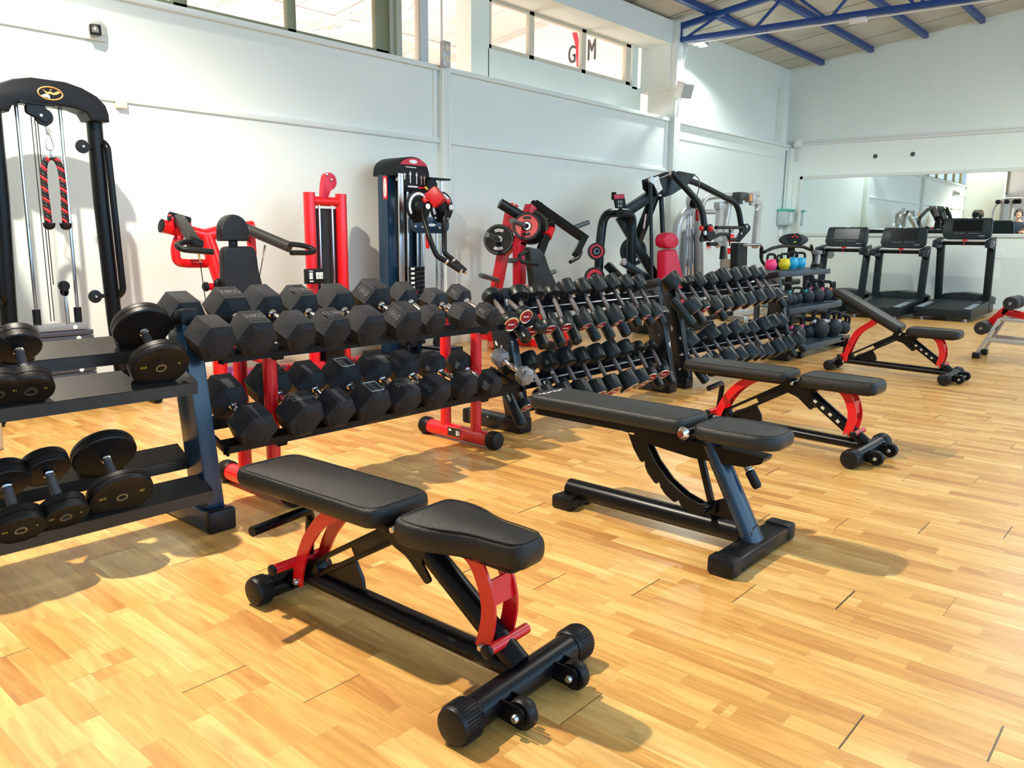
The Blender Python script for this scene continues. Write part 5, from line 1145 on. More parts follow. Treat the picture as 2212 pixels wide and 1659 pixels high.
# placard on the frame
g = G(); O9 = V((8.117, 5.4, 1.619)); pc = [(7.977, 5.4, 1.693), (8.2, 5.4, 1.708), (8.261, 5.4, 1.544), (8.044, 5.4, 1.537)]
g.prism([(p[0]-O9.x, p[2]-O9.z) for p in pc], O9, (1, 0, 0), (0, 0, 1), .02, .004); g.box(O9+V((-.075, .03, .06)), (.03, .06, .09), bev=.01); pk = g.build('placard', MBK, r)
g = G(); g.prism([(pc[0][0]-O9.x+.005, pc[0][2]-O9.z-.005), (pc[1][0]-O9.x-.005, pc[1][2]-O9.z-.005), (pc[1][0]-O9.x, pc[1][2]-O9.z-.05), (pc[0][0]-O9.x+.015, pc[0][2]-O9.z-.05)], O9+V((0, -.012, 0)), (1, 0, 0), (0, 0, 1), .003); g.build('red_header', mat('red label print', (.55, .02, .05), .4), pk)
g = G(); [g.box(O9+V((-.035+.035*(k % 3), -.012, -.005-.045*(k//3))), (.008, .003, .03)) for k in range(6)]; parts(g, 'printed_figure', WPT, pk)
axR = V((-.72, -.68, .06))
g = G(); g.tube([V((7.806, 5.5, 1.043))-axR*.25, V((7.806, 5.5, 1.043))+axR*.06], .025, 12); g.build('plate_peg', GB, r)
g = G(); g.tube([V((7.792, 5.5, 0.736))-axR*.25, V((7.792, 5.5, 0.736))+axR*.06], .025, 12); g.build('plate_peg', GB, r)
plate('weight_plate', 'red faced weight plate, upper one on the left of the black lever machine', (7.744, 5.45, 1.039), axR, .10, .09, REDP, slots=False)
plate('weight_plate', 'dark red rimmed weight plate, lower one on the black lever machine', (7.722, 5.45, 0.74), axR, .118, .09, REDP, slots=False)
plate('weight_plate', 'large black weight plate hanging behind the frame of the black lever machine', (9.006, 5.75, 1.024), V((-.5, -.85, .05)), .185, .06, mat('matte plate face', (.008, .009, .010), .55, spec=.2))
# ---------------------------------------------------------------- silver pectoral machine
s_ = thing('pectoral_machine', 'silver grey pectoral fly machine with arched stack tower near the corner', 'gym machine', (12.2, 5.6, 0))
g = G(); g.tube(fil([(10.038, 5.75, 0.061), (10.12, 5.75, 1.43), (10.315, 5.75, 1.575), (10.692, 5.75, 1.586), (10.918, 5.75, -0.002)], .2), .065, 14); g.build('tower_arch', SIL, s_)
g = G(); a_, b_ = (10.353, 5.8, 1.293), (10.897, 5.8, -0.004); g.prism([(0, 0), (b_[0]-a_[0], 0), (b_[0]-a_[0], a_[2]-b_[2]), ((b_[0]-a_[0])*.5, a_[2]-b_[2]+.05), (0, a_[2]-b_[2])], (a_[0], 5.85, b_[2]), (1, 0, 0), (0, 0, 1), .10, .01); g.build('stack_shroud', GRY, s_)
for a_, b_ in (((10.293, 5.7, 1.549), (10.342, 5.7, 0.377)), ((10.359, 5.7, 1.55), (10.437, 5.7, 0.372)), ((10.453, 5.7, 1.553), (10.561, 5.7, 0.366))):
    g = G(); g.tube([a_, b_], .014, 8); g.build('guide_rod', CHR, s_)
g = G(); g.lathe([(.01, -.02), (.055, -.02), (.055, .02), (.01, .02)], (10.33, 5.66, 0.852), (0, 1, 0), 20); g.build('floating_pulley', GRY, s_)
g = G(); g.tube(fil([(10.664, 5.7, 1.493), (10.717, 5.7, 1.769), (10.974, 5.6, 1.81), (11.67, 5.3, 1.853)], .3), .045, 12); g.build('top_frame', SIL, s_)
g = G(); g.lathe([(.02, -.03), (.11, -.03), (.11, .03), (.02, .03)], (10.397, 5.7, 1.705), (0, 1, 0), 24); g.build('cam_cover', SIL, s_)
g = G(); g.tube([(10.601, 5.7, 1.57), (11.095, 5.5, 1.581)], .035, 10); g.build('cross_bar', SIL, s_)
g = G(); g.tube(fil([(11.069, 5.45, 1.797), (10.947, 5.45, 1.366), (10.861, 5.4, 0.903), (10.949, 5.35, 0.094)], .3), .05, 12); g.build('main_post', SIL, s_)
g = G(); g.tube([(10.483, 5.3, 1.656), (10.072, 5.1, 1.102)], .055, 4); fa = g.build('fly_arm', SIL, s_)
g = G(); g.bar((10.374, 5.3, 1.646), (10.623, 5.3, 1.661), .09, .10, .01); g.build('arm_joint', SIL, fa)
g = G(); g.tube([(9.697, 5.05, 1.127), (9.944, 5.05, 1.127)], .025, 10); g.build('hand_grip', RUB, fa)
g = G(); g.tube(fil([(11.369, 5.25, 1.746), (11.534, 5.2, 1.704), (11.377, 5.15, 1.585), (11.026, 5, 1.094)], .12), .055, 12); fb = g.build('fly_arm', SIL, s_)
g = G(); g.tube(fil([(10.678, 5, 1.114), (11.128, 4.95, 1.121), (11.16, 4.95, 0.91)], .05), .02, 10); g.build('handle_rod', STL, fb)
g = G(); g.tube([(11.135, 4.95, 1.075), (11.149, 4.95, 0.93)], .028, 10); g.build('hand_grip', RUB, fb)
g = G(); g.box((11.267, 5.22, 1.787), (.14, .14, .14), bev=.02); bx_ = g.build('cam_box', SIL, s_)
g = G(); g.box(V((11.094, 5.14, 1.778)), (.08, .01, .09)); g.build('orange_label', mat('orange label', (.62, .32, .10), .5), bx_)
g = G(); g.box((11.1, 5.3, 1.802), (.28, .14, .11), bev=.02); g.cyl((11.061, 5.3, 1.761), (11.071, 5.3, 1.69), .05); g.build('pivot_block', mat('dark grey casting', (.06, .065, .07), .4), s_)
g = G(); g.cyl((11.257, 5.2, 1.766), (11.27, 5.2, 1.681), .045); g.build('pivot_cup', SIL, s_)
O1 = V((10.832, 5.15, 0.91)); bk = [(10.669, 5.15, 1.144), (10.98, 5.15, 1.138), (11.033, 5.15, 0.541), (10.718, 5.15, 0.553)]
g = G(); g.prism(fil2([(p[0]-O1.x, p[2]-O1.z) for p in bk], .03), O1, (1, 0, 0), (0, 0, 1), .12, .03, 3); g.build('backrest_pad', PADG, s_)
g = G(); g.cyl((10.783, 5.3, 0.841), (11.005, 5.3, 0.837), .07); g.build('seat_bracket', CREAM, s_)
g = G(); g.tube([(10.336, 5.15, 1.094), (10.316, 5.15, 0.918)], .035, 10); g.build('foam_grip', RUB, s_)
for a_, b_ in (((10.501, 5.2, 0.914), (10.667, 5.2, 0.388)), ((10.541, 5.2, 1.041), (10.725, 5.2, 0.385))):
    g = G(); g.tube([a_, b_], .014, 8); g.build('guide_rod', STL, s_)
g = G(); q0 = (10.909, 5.24, 0.05); g.bar((11.3, 5.75, .05), (12.7, 5.35, .05), .10, .09, .01); g.bar((q0[0], 5.0, .05), (q0[0]+.3, 5.6, .05), .1, .09, .01); g.bar((12.2, 5.3, .06), (12.2, 5.3, .55), .08, .08, .01, up=(0, 1, 0)); g.build('base_frame', SIL, s_)
g = G(); g.box((12.25, 5.05, .55), (.4, .4, .09), bev=.03); g.build('seat_pad', PADG, s_)
# ---------------------------------------------------------------- kettlebell rack
k_ = thing('kettlebell_rack', 'three shelf slate grey rack holding kettlebells', 'rack', (8.75, 3.4, 0))
SH = [(.135, 3.05, 7.98, 9.38), (.50, 3.22, 8.0, 9.52), (.868, 3.38, 8.03, 9.52)]
for z, y, x0, x1 in SH:
    g = G(); g.box(((x0+x1)/2, y+.17, z-.004), (x1-x0, .34, .008), R=MX.Rotation(math.radians(4), 3, 'X')); g.box(((x0+x1)/2, y, z-.03), (x1-x0, .012, .06), bev=.003); g.build('shelf', SHELF, k_)
for x in (8.06, 9.36):
    g = G(); g.bar((x, 3.16, 0), (x, 3.58, .86), .06, .06, .006, up=(0, -1, 0)); g.bar((x, 3.12, .03), (x, 3.62, .03), .06, .06, .006); g.bar((x, 3.58, .0), (x, 3.6, .84), .05, .05, .006, up=(0, -1, 0)); g.build('side_frame', SHELF, k_)
    g = G(); g.box((x, 3.10, .03), (.075, .06, .06), bev=.01); g.build('foot_cap', RUB, k_)
KB = mat('dark blue grey iron', (.014, .022, .032), .5, spec=.3, bump=.3, bscale=90, var=.3, vscale=15)
_kb = {}
def kettlebell(label, pos, r, body, horn, rz, group, tall=1.0):
    key = (body.name, horn.name, round(r, 3), tall)
    if key in _kb: t = dup(_kb[key], pos, (0, 0, rz), label, group); return t
    t = thing('kettlebell', label, 'kettlebell', group=group)
    g = G(); pr_ = [(r*.45, 0), (r*.62, .003)]
    for k in range(1, 15):
        a = -PI/2+.75+k*(PI-.75)/15; pr_.append((math.cos(a)*r, r*.92+math.sin(a)*r))
    g.lathe(pr_+[(0.001, r*1.92)], (0, 0, 0), (0, 0, 1), 28); g.build('bell', body, t)
    hw, hh = r*.80, r*1.85+r*.85*tall
    g = G(); g.tube(fil([(-r*.62, 0, r*1.45), (-hw*1.02, 0, r*2.1), (-hw*.80, 0, hh), (hw*.80, 0, hh), (hw*1.02, 0, r*2.1), (r*.62, 0, r*1.45)], r*.45), r*.21, 12); g.build('handle', MBK, t)
    for s in (-1, 1):
        g = G(); g.tube([(s*r*.5, 0, r*1.35), (s*r*.80, 0, r*1.86)], [r*.34, r*.235], 14); g.build('horn', horn, t)
    _kb[key] = t; t.location = pos; t.rotation_euler = (0, 0, rz); return t
PNK = mat('pink vinyl coat', (.85, .04, .18), .4); YLW = mat('yellow vinyl coat', (.72, .60, .01), .4); CYN = mat('sky blue vinyl coat', (.01, .38, .62), .35); TEAL = mat('teal ring', (.02, .30, .30), .5); ORG = mat('orange ring', (.55, .13, .04), .5); GWH = mat('grey white ring', (.5, .5, .5), .5); PKR = mat('pink ring', (.6, .08, .15), .5)
gt, gm_, gb = 'kettlebells on the top shelf', 'kettlebells on the middle shelf', 'kettlebells on the bottom shelf'
def on(p, z): return (min(p[0], 9.30 if z < .3 else (9.46 if z < .7 else 9.44)), p[1], z)
ztop, zmid, zbot = .872, .503, .139
for p, r_, bd, hn, rz, lab in (((8.129, 3.5, 0.925), .062, PNK, PNK, -.5, 'pink kettlebell at the left end of the top shelf'), ((8.629, 3.62, 0.911), .055, KB, KB, -.2, 'small dark kettlebell between the pink and yellow ones'),
        ((8.526, 3.52, 0.916), .062, YLW, YLW, -.6, 'yellow kettlebell on the top shelf'), ((8.737, 3.52, 0.932), .068, CYN, CYN, -.7, 'light blue kettlebell beside the yellow one'), ((9.012, 3.54, 0.926), .064, CYN, CYN, -.9, 'light blue kettlebell at the right of the coloured ones')):
    kettlebell(lab, on(p, ztop+.003), r_, bd, hn, rz, gt)
for p, r_, hn, rz, lab in (((8.145, 3.34, 0.615), .088, TEAL, -.5, 'large dark kettlebell with teal ring, left end of the middle shelf'), ((8.382, 3.36, 0.577), .066, KB, .3, 'small dark kettlebell, second from the left on the middle shelf'), ((8.585, 3.38, 0.566), .064, KB, -.9, 'small dark kettlebell, third from the left on the middle shelf'),
        ((8.75, 3.34, 0.6), .085, TEAL, .1, 'dark kettlebell with teal ring in the middle of the middle shelf'), ((9.005, 3.33, 0.614), .088, PKR, -1.0, 'dark kettlebell with pink ring on the middle shelf'), ((9.291, 3.33, 0.601), .080, ORG, -.9, 'dark kettlebell with orange ring on the middle shelf'), ((9.476, 3.3, 0.583), .074, KB, .2, 'dark kettlebell at the right end of the middle shelf, behind the raised bench')):
    kettlebell(lab, on(p, zmid+.006), r_, KB, hn, rz, gm_)
for p, r_, hn, rz, lab in (((8.059, 3.16, 0.241), .102, PKR, -.4, 'large dark kettlebell with pink rings at the left of the bottom shelf'), ((8.604, 3.24, 0.162), .075, KB, -1.2, 'small dark kettlebell behind the large pink ringed one'), ((8.7, 3.16, 0.222), .108, GWH, -.5, 'largest kettlebell, with white rings, in the middle of the bottom shelf'),
        ((9.313, 3.28, 0.14), .085, ORG, -1.3, 'dark kettlebell with orange ring on the bottom shelf'), ((9.081, 3.14, 0.208), .095, GWH, -.7, 'tall dark kettlebell right of the largest one on the bottom shelf'), ((9.292, 3.12, 0.192), .078, KB, -.4, 'dark kettlebell second from the right end of the bottom shelf'), ((9.448, 3.1, 0.187), .075, KB, -1.1, 'dark kettlebell at the right end of the bottom shelf')):
    kettlebell(lab, on(p, zbot+.006), r_, KB, hn, rz, gb)
# small hand weights standing on end on the top shelf
for p, lab in (((9.411, 3.5, 0.909), 'small dumbbell standing on end on the kettlebell rack, left one'), ((9.746, 3.52, 0.907), 'small dumbbell standing on end on the kettlebell rack, right one')):
    t = thing('hand_weight', lab, 'dumbbell', on(p, ztop+.004), group='hand weights standing on the top shelf'); c = V(on(p, ztop+.004))
    g = G(); g.cyl(c+V((0, 0, .03)), c+V((0, 0, .16)), .016); g.build('handle', GRY, t)
    g = G(); g.lathe([(.03, 0), (.055, 0), (.055, .04), (.03, .045)], c, (0, 0, 1), 24); g.build('head', RUB, t)
    g = G(); g.lathe([(.03, 0), (.05, .004), (.05, .04), (.03, .044)], c+V((0, 0, .155)), (0, 0, 1), 24); g.build('head', GRY, t)
# ---------------------------------------------------------------- treadmills facing the mirror wall
TG = mat('dark teal grey plastic', (.008, .015, .018), .4, spec=.3); SCR = mat('black glass screen', (.004, .005, .006), .25, spec=.25)
def treadmill(label, x0, yc, dz, xc):
    t = thing('treadmill', label, 'treadmill', (x0, yc, 0), group='treadmills facing the mirror')
    w_ = .80; L = 1.75
    def P(x, y, z): return (x0+x, yc+y, z)
    def z0(x): return .19+.10*x/L
    for s in (-1, 1):
        g = G(); g.prism([(0, .05), (L-.2, .06), (L-.2, z0(L)-.0), (0, z0(0))], P(0, s*(w_/2-.07), 0), (1, 0, 0), (0, 0, 1), .14, .012); sr = g.build('side_rail', TG, t)
        for i in range(5):
            g = G(); g.box(P(.15+i*.24, s*(w_/2-.07), z0(.15+i*.24)+.003), (.19, .09, .004), R=MX.Rotation(-.057, 3, 'Y')); g.build('tread_grip', mat('grey studded grip', (.28, .34, .38), .6, bump=.8, bscale=60), sr)
        g = G(); g.cyl(P(.12, s*(w_/2-.1), 0), P(.12, s*(w_/2-.1), .06), .025); g.build('levelling_foot', WHT, t)
    g = G(); g.prism([(0.02, .11), (L-.1, .16), (L-.1, z0(L)-.01), (0.02, z0(0)-.012)], P(0, 0, 0), (1, 0, 0), (0, 0, 1), w_-.29, .01); g.build('running_belt', mat('running belt', (.014, .020, .022), .55, spec=.25), t)
    g = G(); g.box(P(.02, 0, .12), (.06, w_-.02, .12), bev=.015); g.build('rear_cover', TG, t)
    g = G(); g.prism([(-w_/2, 0), (w_/2, 0), (w_/2, .10), (w_*.36, .15), (0, .175), (-w_*.36, .15), (-w_/2, .10)], P(L-.25, 0, .19), (0, -1, 0), (0, 0, 1), .42, .025); g.build('motor_hood', TG, t)
    for s in (-1, 1):
        g = G(); g.bar(P(L-.50, s*(w_/2-.05), .06), P(xc-x0+.05, s*(w_/2-.04), 1.14+dz), .07, .11, .012, up=(0, 1, 0)); up_ = g.build('upright', TG, t)
        g = G(); g.prism(fil2([(-.32, -.06), (-.30, .04), (-.05, .075), (.12, .10), (.14, 0), (.02, -.12), (-.06, -.08)], .02), P(xc-x0, s*(w_/2-.03), 1.13+dz), (1, 0, 0), (0, 0, 1), .07, .012); hn = g.build('handrail', mat('blue black moulding', (.008, .014, .022), .35, spec=.3), up_)
        g = G(); q = V(P(xc-x0-.02, s*(w_/2-.03), 1.12+dz))
        for sy in (-1,):
            g.box(q+V((-.02, -.0365, .03)), (.06, .002, .012)); g.box(q+V((.0, -.0365, -.01)), (.012, .002, .07), R=MX.Rotation(.3, 3, 'Y'))
        g.build('white_mark', WPT, hn)
    g = G(); g.bar(P(xc-x0-.03, -w_/2+.06, 1.17+dz), P(xc-x0-.03, w_/2-.06, 1.17+dz), .05, .035, .01); g.build('sensor_bar', SIL, t)
    g = G(); g.bar(P(xc-x0+.02, -w_/2+.06, 1.13+dz), P(xc-x0+.02, w_/2-.06, 1.13+dz), .10, .06, .012); g.build('console_support', MBK, t)
    R = MX.Rotation(math.radians(18), 3, 'Y'); c = V(P(xc-x0+.05, 0, 1.355+dz))
    U = R @ V((0, 0, 1)); N_ = R @ V((-1, 0, 0))
    g = G(); g.prism(fil2([(-.30, -.165), (.30, -.165), (.35, -.10), (.33, .165), (-.33, .165), (-.35, -.10)], .03), c, (0, -1, 0), U, .07, .015); cs = g.build('console', TG, t)
    g = G(); g.prism([(-.21, -.05), (.21, -.05), (.21, .13), (-.21, .13)], c+N_*.037, (0, -1, 0), U, .004); g.build('screen', SCR, cs)
    g = G()
    for i in range(9):
        if i != 4: g.box(c+N_*.037+U*-.085+V((0, -.16+i*.04, 0)), (.004, .014, .012), R=R)
    parts(g, 'button', GRY, cs)
    g = G(); g.box(c+N_*.037+U*-.125+V((0, -.22, 0)), (.004, .08, .012), R=R); g.build('maker_mark', GRY, cs)
    g = G(); g.box(c+N_*.03+U*.163+V((0, .0, 0)), (.02, .06, .008), R=R); g.build('silver_badge', WPT, cs)
    g = G(); q = V(P(xc-x0-.06, 0, 1.18+dz)); g.box(q, (.03, .07, .02), bev=.004); g.tube([q+V((-.01, 0, -.01)), q+V((-.02, .005, -.06)), q+V((-.02, .02, -.09))], .005, 8); g.build('safety_key', RED, t)
    return t
treadmill('treadmill nearest the right edge of the mirror wall, tallest console', 13.40, 3.04, .03, 14.45)
treadmill('treadmill in the middle of the three facing the mirror', 13.02, 3.93, -.12, 14.3)
treadmill('treadmill behind the kettlebell rack, farthest left of the three', 12.95, 4.85, -.11, 14.3)
# cross trainer behind the kettlebells
x = thing('cross_trainer', 'black cross trainer with small red and green display behind the kettlebells', 'gym machine', (12.0, 4.55, 0))
qc = V((11.158, 4.5, 1.19))
g = G(); g.prism([(math.cos(a)*.20, math.sin(a)*.085) for a in [2*PI*k/32 for k in range(32)]], qc, (.64, -.77, 0), (.2, .2, 1), .07, .02); cs = g.build('console', TG, x)
g = G(); g.prism([(math.cos(a)*.10, math.sin(a)*.075) for a in [2*PI*k/32 for k in range(32)]], qc+V((-.026, -.022, .008)), (.64, -.77, 0), (.2, .2, 1), .02); dsp = g.build('display', SCR, cs)
g = G()
for a_, b_ in ((-.03, .03), (.035, .03), (0, .05)): g.box(qc+V((-.036, -.030, .01))+V((.64, -.77, 0))*a_+V((0, 0, 1))*b_, (.02, .02, .012))
parts(g, 'red_digits', mat('red led', (.5, .02, .02), .4, emit=(1, .05, .05), estr=.8), dsp)
g = G(); g.box(qc+V((-.036, -.030, -.03)), (.03, .04, .014)); g.build('green_display', mat('green led', (.2, .4, .05), .4, emit=(.4, .9, .1), estr=.6), dsp)
g = G(); g.tube([qc+V((0, .02, -.06)), (qc.x+.12, qc.y+.08, .6), (qc.x+.2, qc.y+.1, .1)], .05, 12); g.build('mast', MBK, x)
g = G(); g.tube(fil([(9.977, 4.4, 1.03), (10.226, 4.4, 1.081), (10.669, 4.45, 1.109), (11.272, 4.4, 1.096), (11.31, 4.3, 1.052)], .1), .022, 10); g.build('handlebar', RUB, x)
for P_ in (((10.683, 4.75, 1.092), (10.697, 4.75, 0.903), (10.779, 4.7, 0.82), (10.799, 4.6, 0.415)), ((11.035, 4.2, 1.118), (11.208, 4.2, 0.928), (11.098, 4.2, 0.804), (11.334, 4.3, 0.339))):
    g = G(); g.tube(fil(P_, .08), .022, 10); g.build('moving_arm', MBK, x)
g = G(); g.box((qc.x+.2, qc.y+.1, .16), (.7, .34, .3), bev=.06); g.build('flywheel_cover', TG, x)
g = G(); g.bar((qc.x-.5, qc.y-.25, .05), (qc.x-.5, qc.y+.35, .05), .08, .07, .01); g.bar((qc.x+.5, qc.y-.25, .05), (qc.x+.5, qc.y+.4, .05), .08, .07, .01); g.bar((qc.x-.5, qc.y+.07, .06), (qc.x+.5, qc.y+.1, .06), .07, .07, .01); g.build('base_frame', MBK, x)
# ---------------------------------------------------------------- mirror and things on the back wall
mr = thing('wall_mirror', 'long framed mirror on the back wall above the treadmills', 'mirror', (XB, 3, 1.26))
my0, my1, mz0, mz1 = -3.0, 6.165, 1.258, 2.372
g = G(); g.box((XB-.012, (my0+my1)/2, (mz0+mz1)/2), (.008, my1-my0-.06, mz1-mz0-.06)); g.build('mirror_glass', MIR, mr)
g = G()
for z in (mz0+.03, mz1-.03): g.box((XB-.018, (my0+my1)/2, z), (.03, my1-my0, .06), bev=.005)
for y in (my0+.03, my1-.03): g.box((XB-.018, y, (mz0+mz1)/2), (.03, .06, mz1-mz0), bev=.005)
g.build('frame', mat('white mirror frame', (.66, .70, .66), .5), mr)
t = tag(G().box((XB-.05, 6.235, 2.975), (.10, .13, .14), bev=.012).build('junction_box', WHT), 'white junction box at the corner of the back wall', 'junction box')
g = G(); g.tube([(XB-.02, 6.18, 3.012), (XB-.02, -3, 2.985)], .013, 8); g.tube([(XB-.02, 6.18, 2.955), (XB-.02, -3, 2.93)], .016, 8); g.tube([(XB-.02, 6.18, 2.985), (XB-.02, -3, 2.958)], .012, 8)
tag(g.build('conduit', WHT), 'three white conduits running level along the back wall above the mirror', 'conduit')
g = G(); g.tube([(XB-.02, 6.22, 2.92), (XB-.02, 6.22, 2.66)], .01, 8); g.tube([(XB-.02, 6.25, 2.92), (XB-.02, 6.25, 2.66)], .01, 8); g.box((XB-.02, 6.235, 2.8), (.01, .05, .05)); tag(g.build('conduit', WHT), 'short white twin conduit hanging from the corner junction box', 'conduit')
for y, lab in ((4.831, 'round dark vent in the back wall, left one'), (4.209, 'round dark vent in the back wall, right one')):
    t = thing('wall_vent', lab, 'vent', (XB, y, 2.67), group='round vents above the mirror')
    g = G(); g.lathe([(.04, 0), (.052, 0), (.052, .012), (.04, .012), (.04, 0)], (XB, y, 2.67), (-1, 0, 0), 28); g.build('collar', WHT, t)
    g = G(); g.lathe([(.042, .002), (.042, .004), (0, .004)], (XB, y, 2.67), (-1, 0, 0), 28); g.build('grille', mat('dark vent grille', (.05, .06, .06), .6), t)
for q, lab in (((15.41, 5.494, 0.919) if False else (15.4, 5.49, 0.92), 'round grey cover plate low on the back wall between treadmills'), ((15.4, 2.726, 0.979), 'round white cover plate on the back wall right of the tallest treadmill')):
    g = G(); g.lathe([(.0, 0), (.075, 0), (.07, .012), (0, .012)], (XB, q[1], q[2]), (-1, 0, 0), 24); tag(g.build('cover_plate', GRY if 'grey' in lab else WHT), lab, 'cover plate')
# ---------------------------------------------------------------- things on the left wall
t = thing('security_camera', 'small security camera with dark lens on a white wall plate', 'camera', V((2.664, 6.38, 2.662)))
q = V((2.664, 6.38, 2.662))
g = G(); g.box(q+V((0, -.012, 0)), (.15, .024, .16), bev=.006); g.build('wall_plate', WHT, t)
g = G(); d = V((-.45, -.85, -.28)).normalized(); g.cyl(q+V((.01, -.02, .0)), q+V((.01, -.02, 0))+d*.12, .06, .05); bd = g.build('housing', SIL, t)
g = G(); g.box(q+V((.01, -.02, 0))+d*.125, (.075, .03, .075), R=MX.Rotation(-.45, 3, 'Z'), bev=.01); ln = g.build('visor', BLK, bd)
g = G(); g.box(q+V((.01, -.02, 0))+d*.142, (.045, .006, .035), R=MX.Rotation(-.45, 3, 'Z'), bev=.002); g.build('lens_window', mat('grey lens window', (.12, .13, .13), .2), ln)
g = G(); g.box(((1.22+q.x-.06)/2, 6.383, q.z-.05), (q.x-.06-1.22, .03, .06), bev=.004); tag(g.build('cable_trunking', WHT), 'white cable trunking along the left wall ending at the security camera', 'conduit')
q = V((2.809, 6.4, 2.166)); g = G(); g.box((q.x, 6.37, q.z-.01), (.07, .06, .065), bev=.004); tag(g.build('junction_box', CREAM), 'small cream box under the wall ledge right of the tall cable machine', 'junction box')
q = V((6.137, 6.33, 3.051)); t = thing('power_socket', 'grey double socket box on the slim pilaster', 'socket', q)
g = G(); g.box((q.x, 6.29, q.z), (.10, .06, .25), bev=.008); bx_ = g.build('box', SIL, t)
for dz in (-.055, .055):
    g = G(); g.lathe([(.0, 0), (.03, 0), (.034, .006), (.02, .008), (.018, .002), (0, .002)], (q.x, 6.26, q.z+dz), (0, -1, 0), 20); g.build('outlet', CREAM, bx_)
g = G(); g.tube([(q.x-.02, 6.32, q.z+.12), (q.x-.02, 6.32, 4.0)], .012, 8); g.build('conduit', WHT, t)
# floodlight and loudspeaker on the column
t = thing('flood_lamp', 'lit white floodlight on the column under the blue truss', 'lamp', (11.2, 6.25, 4.0))
fc = V((11.22, 6.12, 4.03))
g = G(); g.box(fc, (.19, .15, .05), R=MX.Rotation(.15, 3, 'Y'), bev=.01); hs = g.build('housing', SIL, t)
g = G(); g.box(fc+V((0, 0, -.03)), (.16, .12, .006), R=MX.Rotation(.15, 3, 'Y')); g.build('lit_panel', mat('lit led panel', (1, 1, 1), .5, emit=(.95, 1, .97), estr=14), hs)
g = G(); g.bar((11.02, 6.3, 4.0), (11.2, 6.2, 4.02), .03, .02); g.bar((11.02, 6.3, 3.96), (11.2, 6.16, 4.0), .03, .02); parts(g, 'bracket', SIL, t)
g = G(); g.tube(spl([(11.1, 6.28, 3.98), (11.0, 6.26, 3.8), (10.98, 6.27, 3.6), (11.05, 6.25, 3.5), (11.1, 6.24, 3.46)], 6), .008, 8); g.build('power_cable', WHT, t)
t = thing('loudspeaker', 'white box loudspeaker on a wall bracket below the floodlight', 'speaker', (11.25, 6.1, 3.4))
q = V((10.714, 6.08, 3.297))
Rs = MX.Rotation(math.radians(-25), 3, 'Z') @ MX.Rotation(math.radians(20), 3, 'X')
g = G(); g.box(q, (.20, .19, .22), R=Rs, bev=.03, seg=3); cb = g.build('cabinet', WHT, t)
g = G(); g.box(q+Rs @ V((0, -.097, 0)), (.17, .01, .19), R=Rs, bev=.004); g.build('grille', mat('pale grey grille', (.5, .52, .5), .7, bump=.6, bscale=400), cb)
g = G(); g.tube([(11.03, 6.3, q.z+.02), (q.x-.08, 6.16, q.z+.01)], .022, 10); g.box((11.03, 6.31, q.z+.0), (.05, .05, .14), bev=.01); g.build('bracket', WHT, t)
g = G(); g.tube(spl([(11.04, 6.28, q.z), (10.97, 6.29, 3.25), (10.93, 6.29, 3.05), (10.92, 6.29, 2.97)], 6), .008, 8); g.build('cable', WHT, t)
# extinguisher, dispenser
t = thing('fire_extinguisher', 'red fire extinguisher on the left wall behind the silver machine', 'fire extinguisher', V((12.903, 6.3, 0.921)))
a_, b_ = V((12.901, 6.3, 0.937)), V((12.857, 6.3, 1.279)); Hh = b_.z-a_.z
g = G(); g.lathe([(.05, 0), (.065, .01), (.068, .03), (.068, Hh*.86), (.05, Hh*.97), (.022, Hh)], a_, (0, 0, 1), 24); bd = g.build('cylinder', RED, t)
g = G(); g.lathe([(.0685, 0), (.0685, .10)], a_+V((0, 0, Hh*.30)), (0, 0, 1), 24); g.build('label', WPT, bd)
g = G(); g.cyl(b_, b_+V((0, 0, .05)), .02); g.bar(b_+V((-.02, 0, .05)), b_+V((.10, -.03, .07)), .02, .012); g.bar(b_+V((-.02, 0, .035)), b_+V((.09, -.03, .03)), .02, .012); g.build('valve', BPT, t)
g = G(); g.tube(spl([b_+V((-.01, -.02, .04)), b_+V((-.10, -.04, .10)), b_+V((-.10, -.05, -.05)), b_+V((-.07, -.05, -.2))], 6), .012, 8); g.build('hose', RUB, t)
q = V((12.303, 6.39, 1.108)); g = G(); g.box((q.x, 6.392, q.z), (.16, .008, .17)); g.mat(1); g.box((q.x, 6.387, q.z-.03), (.13, .003, .05)); g.mat(2); g.box((q.x-.02, 6.387, q.z+.04), (.05, .003, .06)); tag(g.build('safety_sign', [mat('pale pink sign', (.75, .55, .50), .5), RED, WPT]), 'small pink and red safety sign on the wall behind the silver machine', 'sign')
q = V((15.144, 6.3, 1.593)); t = thing('wall_dispenser', 'grey white wall dispenser with a green top near the corner', 'dispenser', (q.x, 6.3, q.z-.15))
g = G(); g.box((q.x, 6.30, q.z), (.34, .19, .28), bev=.03, seg=3); bd = g.build('cabinet', mat('pale grey green plastic', (.42, .50, .49), .45), t)
g = G(); g.box((q.x+.01, 6.285, q.z+.148), (.38, .22, .035), bev=.012); g.build('lid', GRN, t)
g = G(); g.box((q.x+.06, 6.203, q.z+.0), (.16, .006, .20), bev=.002); lb = g.build('label', mat('pale green label', (.60, .72, .70), .5), bd)
g = G(); [g.box((q.x+.06, 6.199, q.z+.07-.04*k), (.12, .002, .012)) for k in range(4)]; parts(g, 'printed_line', WPT, lb)
g = G(); g.box((q.x, 6.37, q.z-.28), (.10, .05, .13), bev=.01); g.tube([(q.x, 6.38, q.z-.14), (q.x, 6.38, q.z-.22)], .012, 8); g.tube([(q.x-.0, 6.38, q.z-.34), (q.x, 6.38, .1)], .012, 8); tag(g.build('power_socket', WHT), 'white socket with cable under the wall dispenser', 'socket')
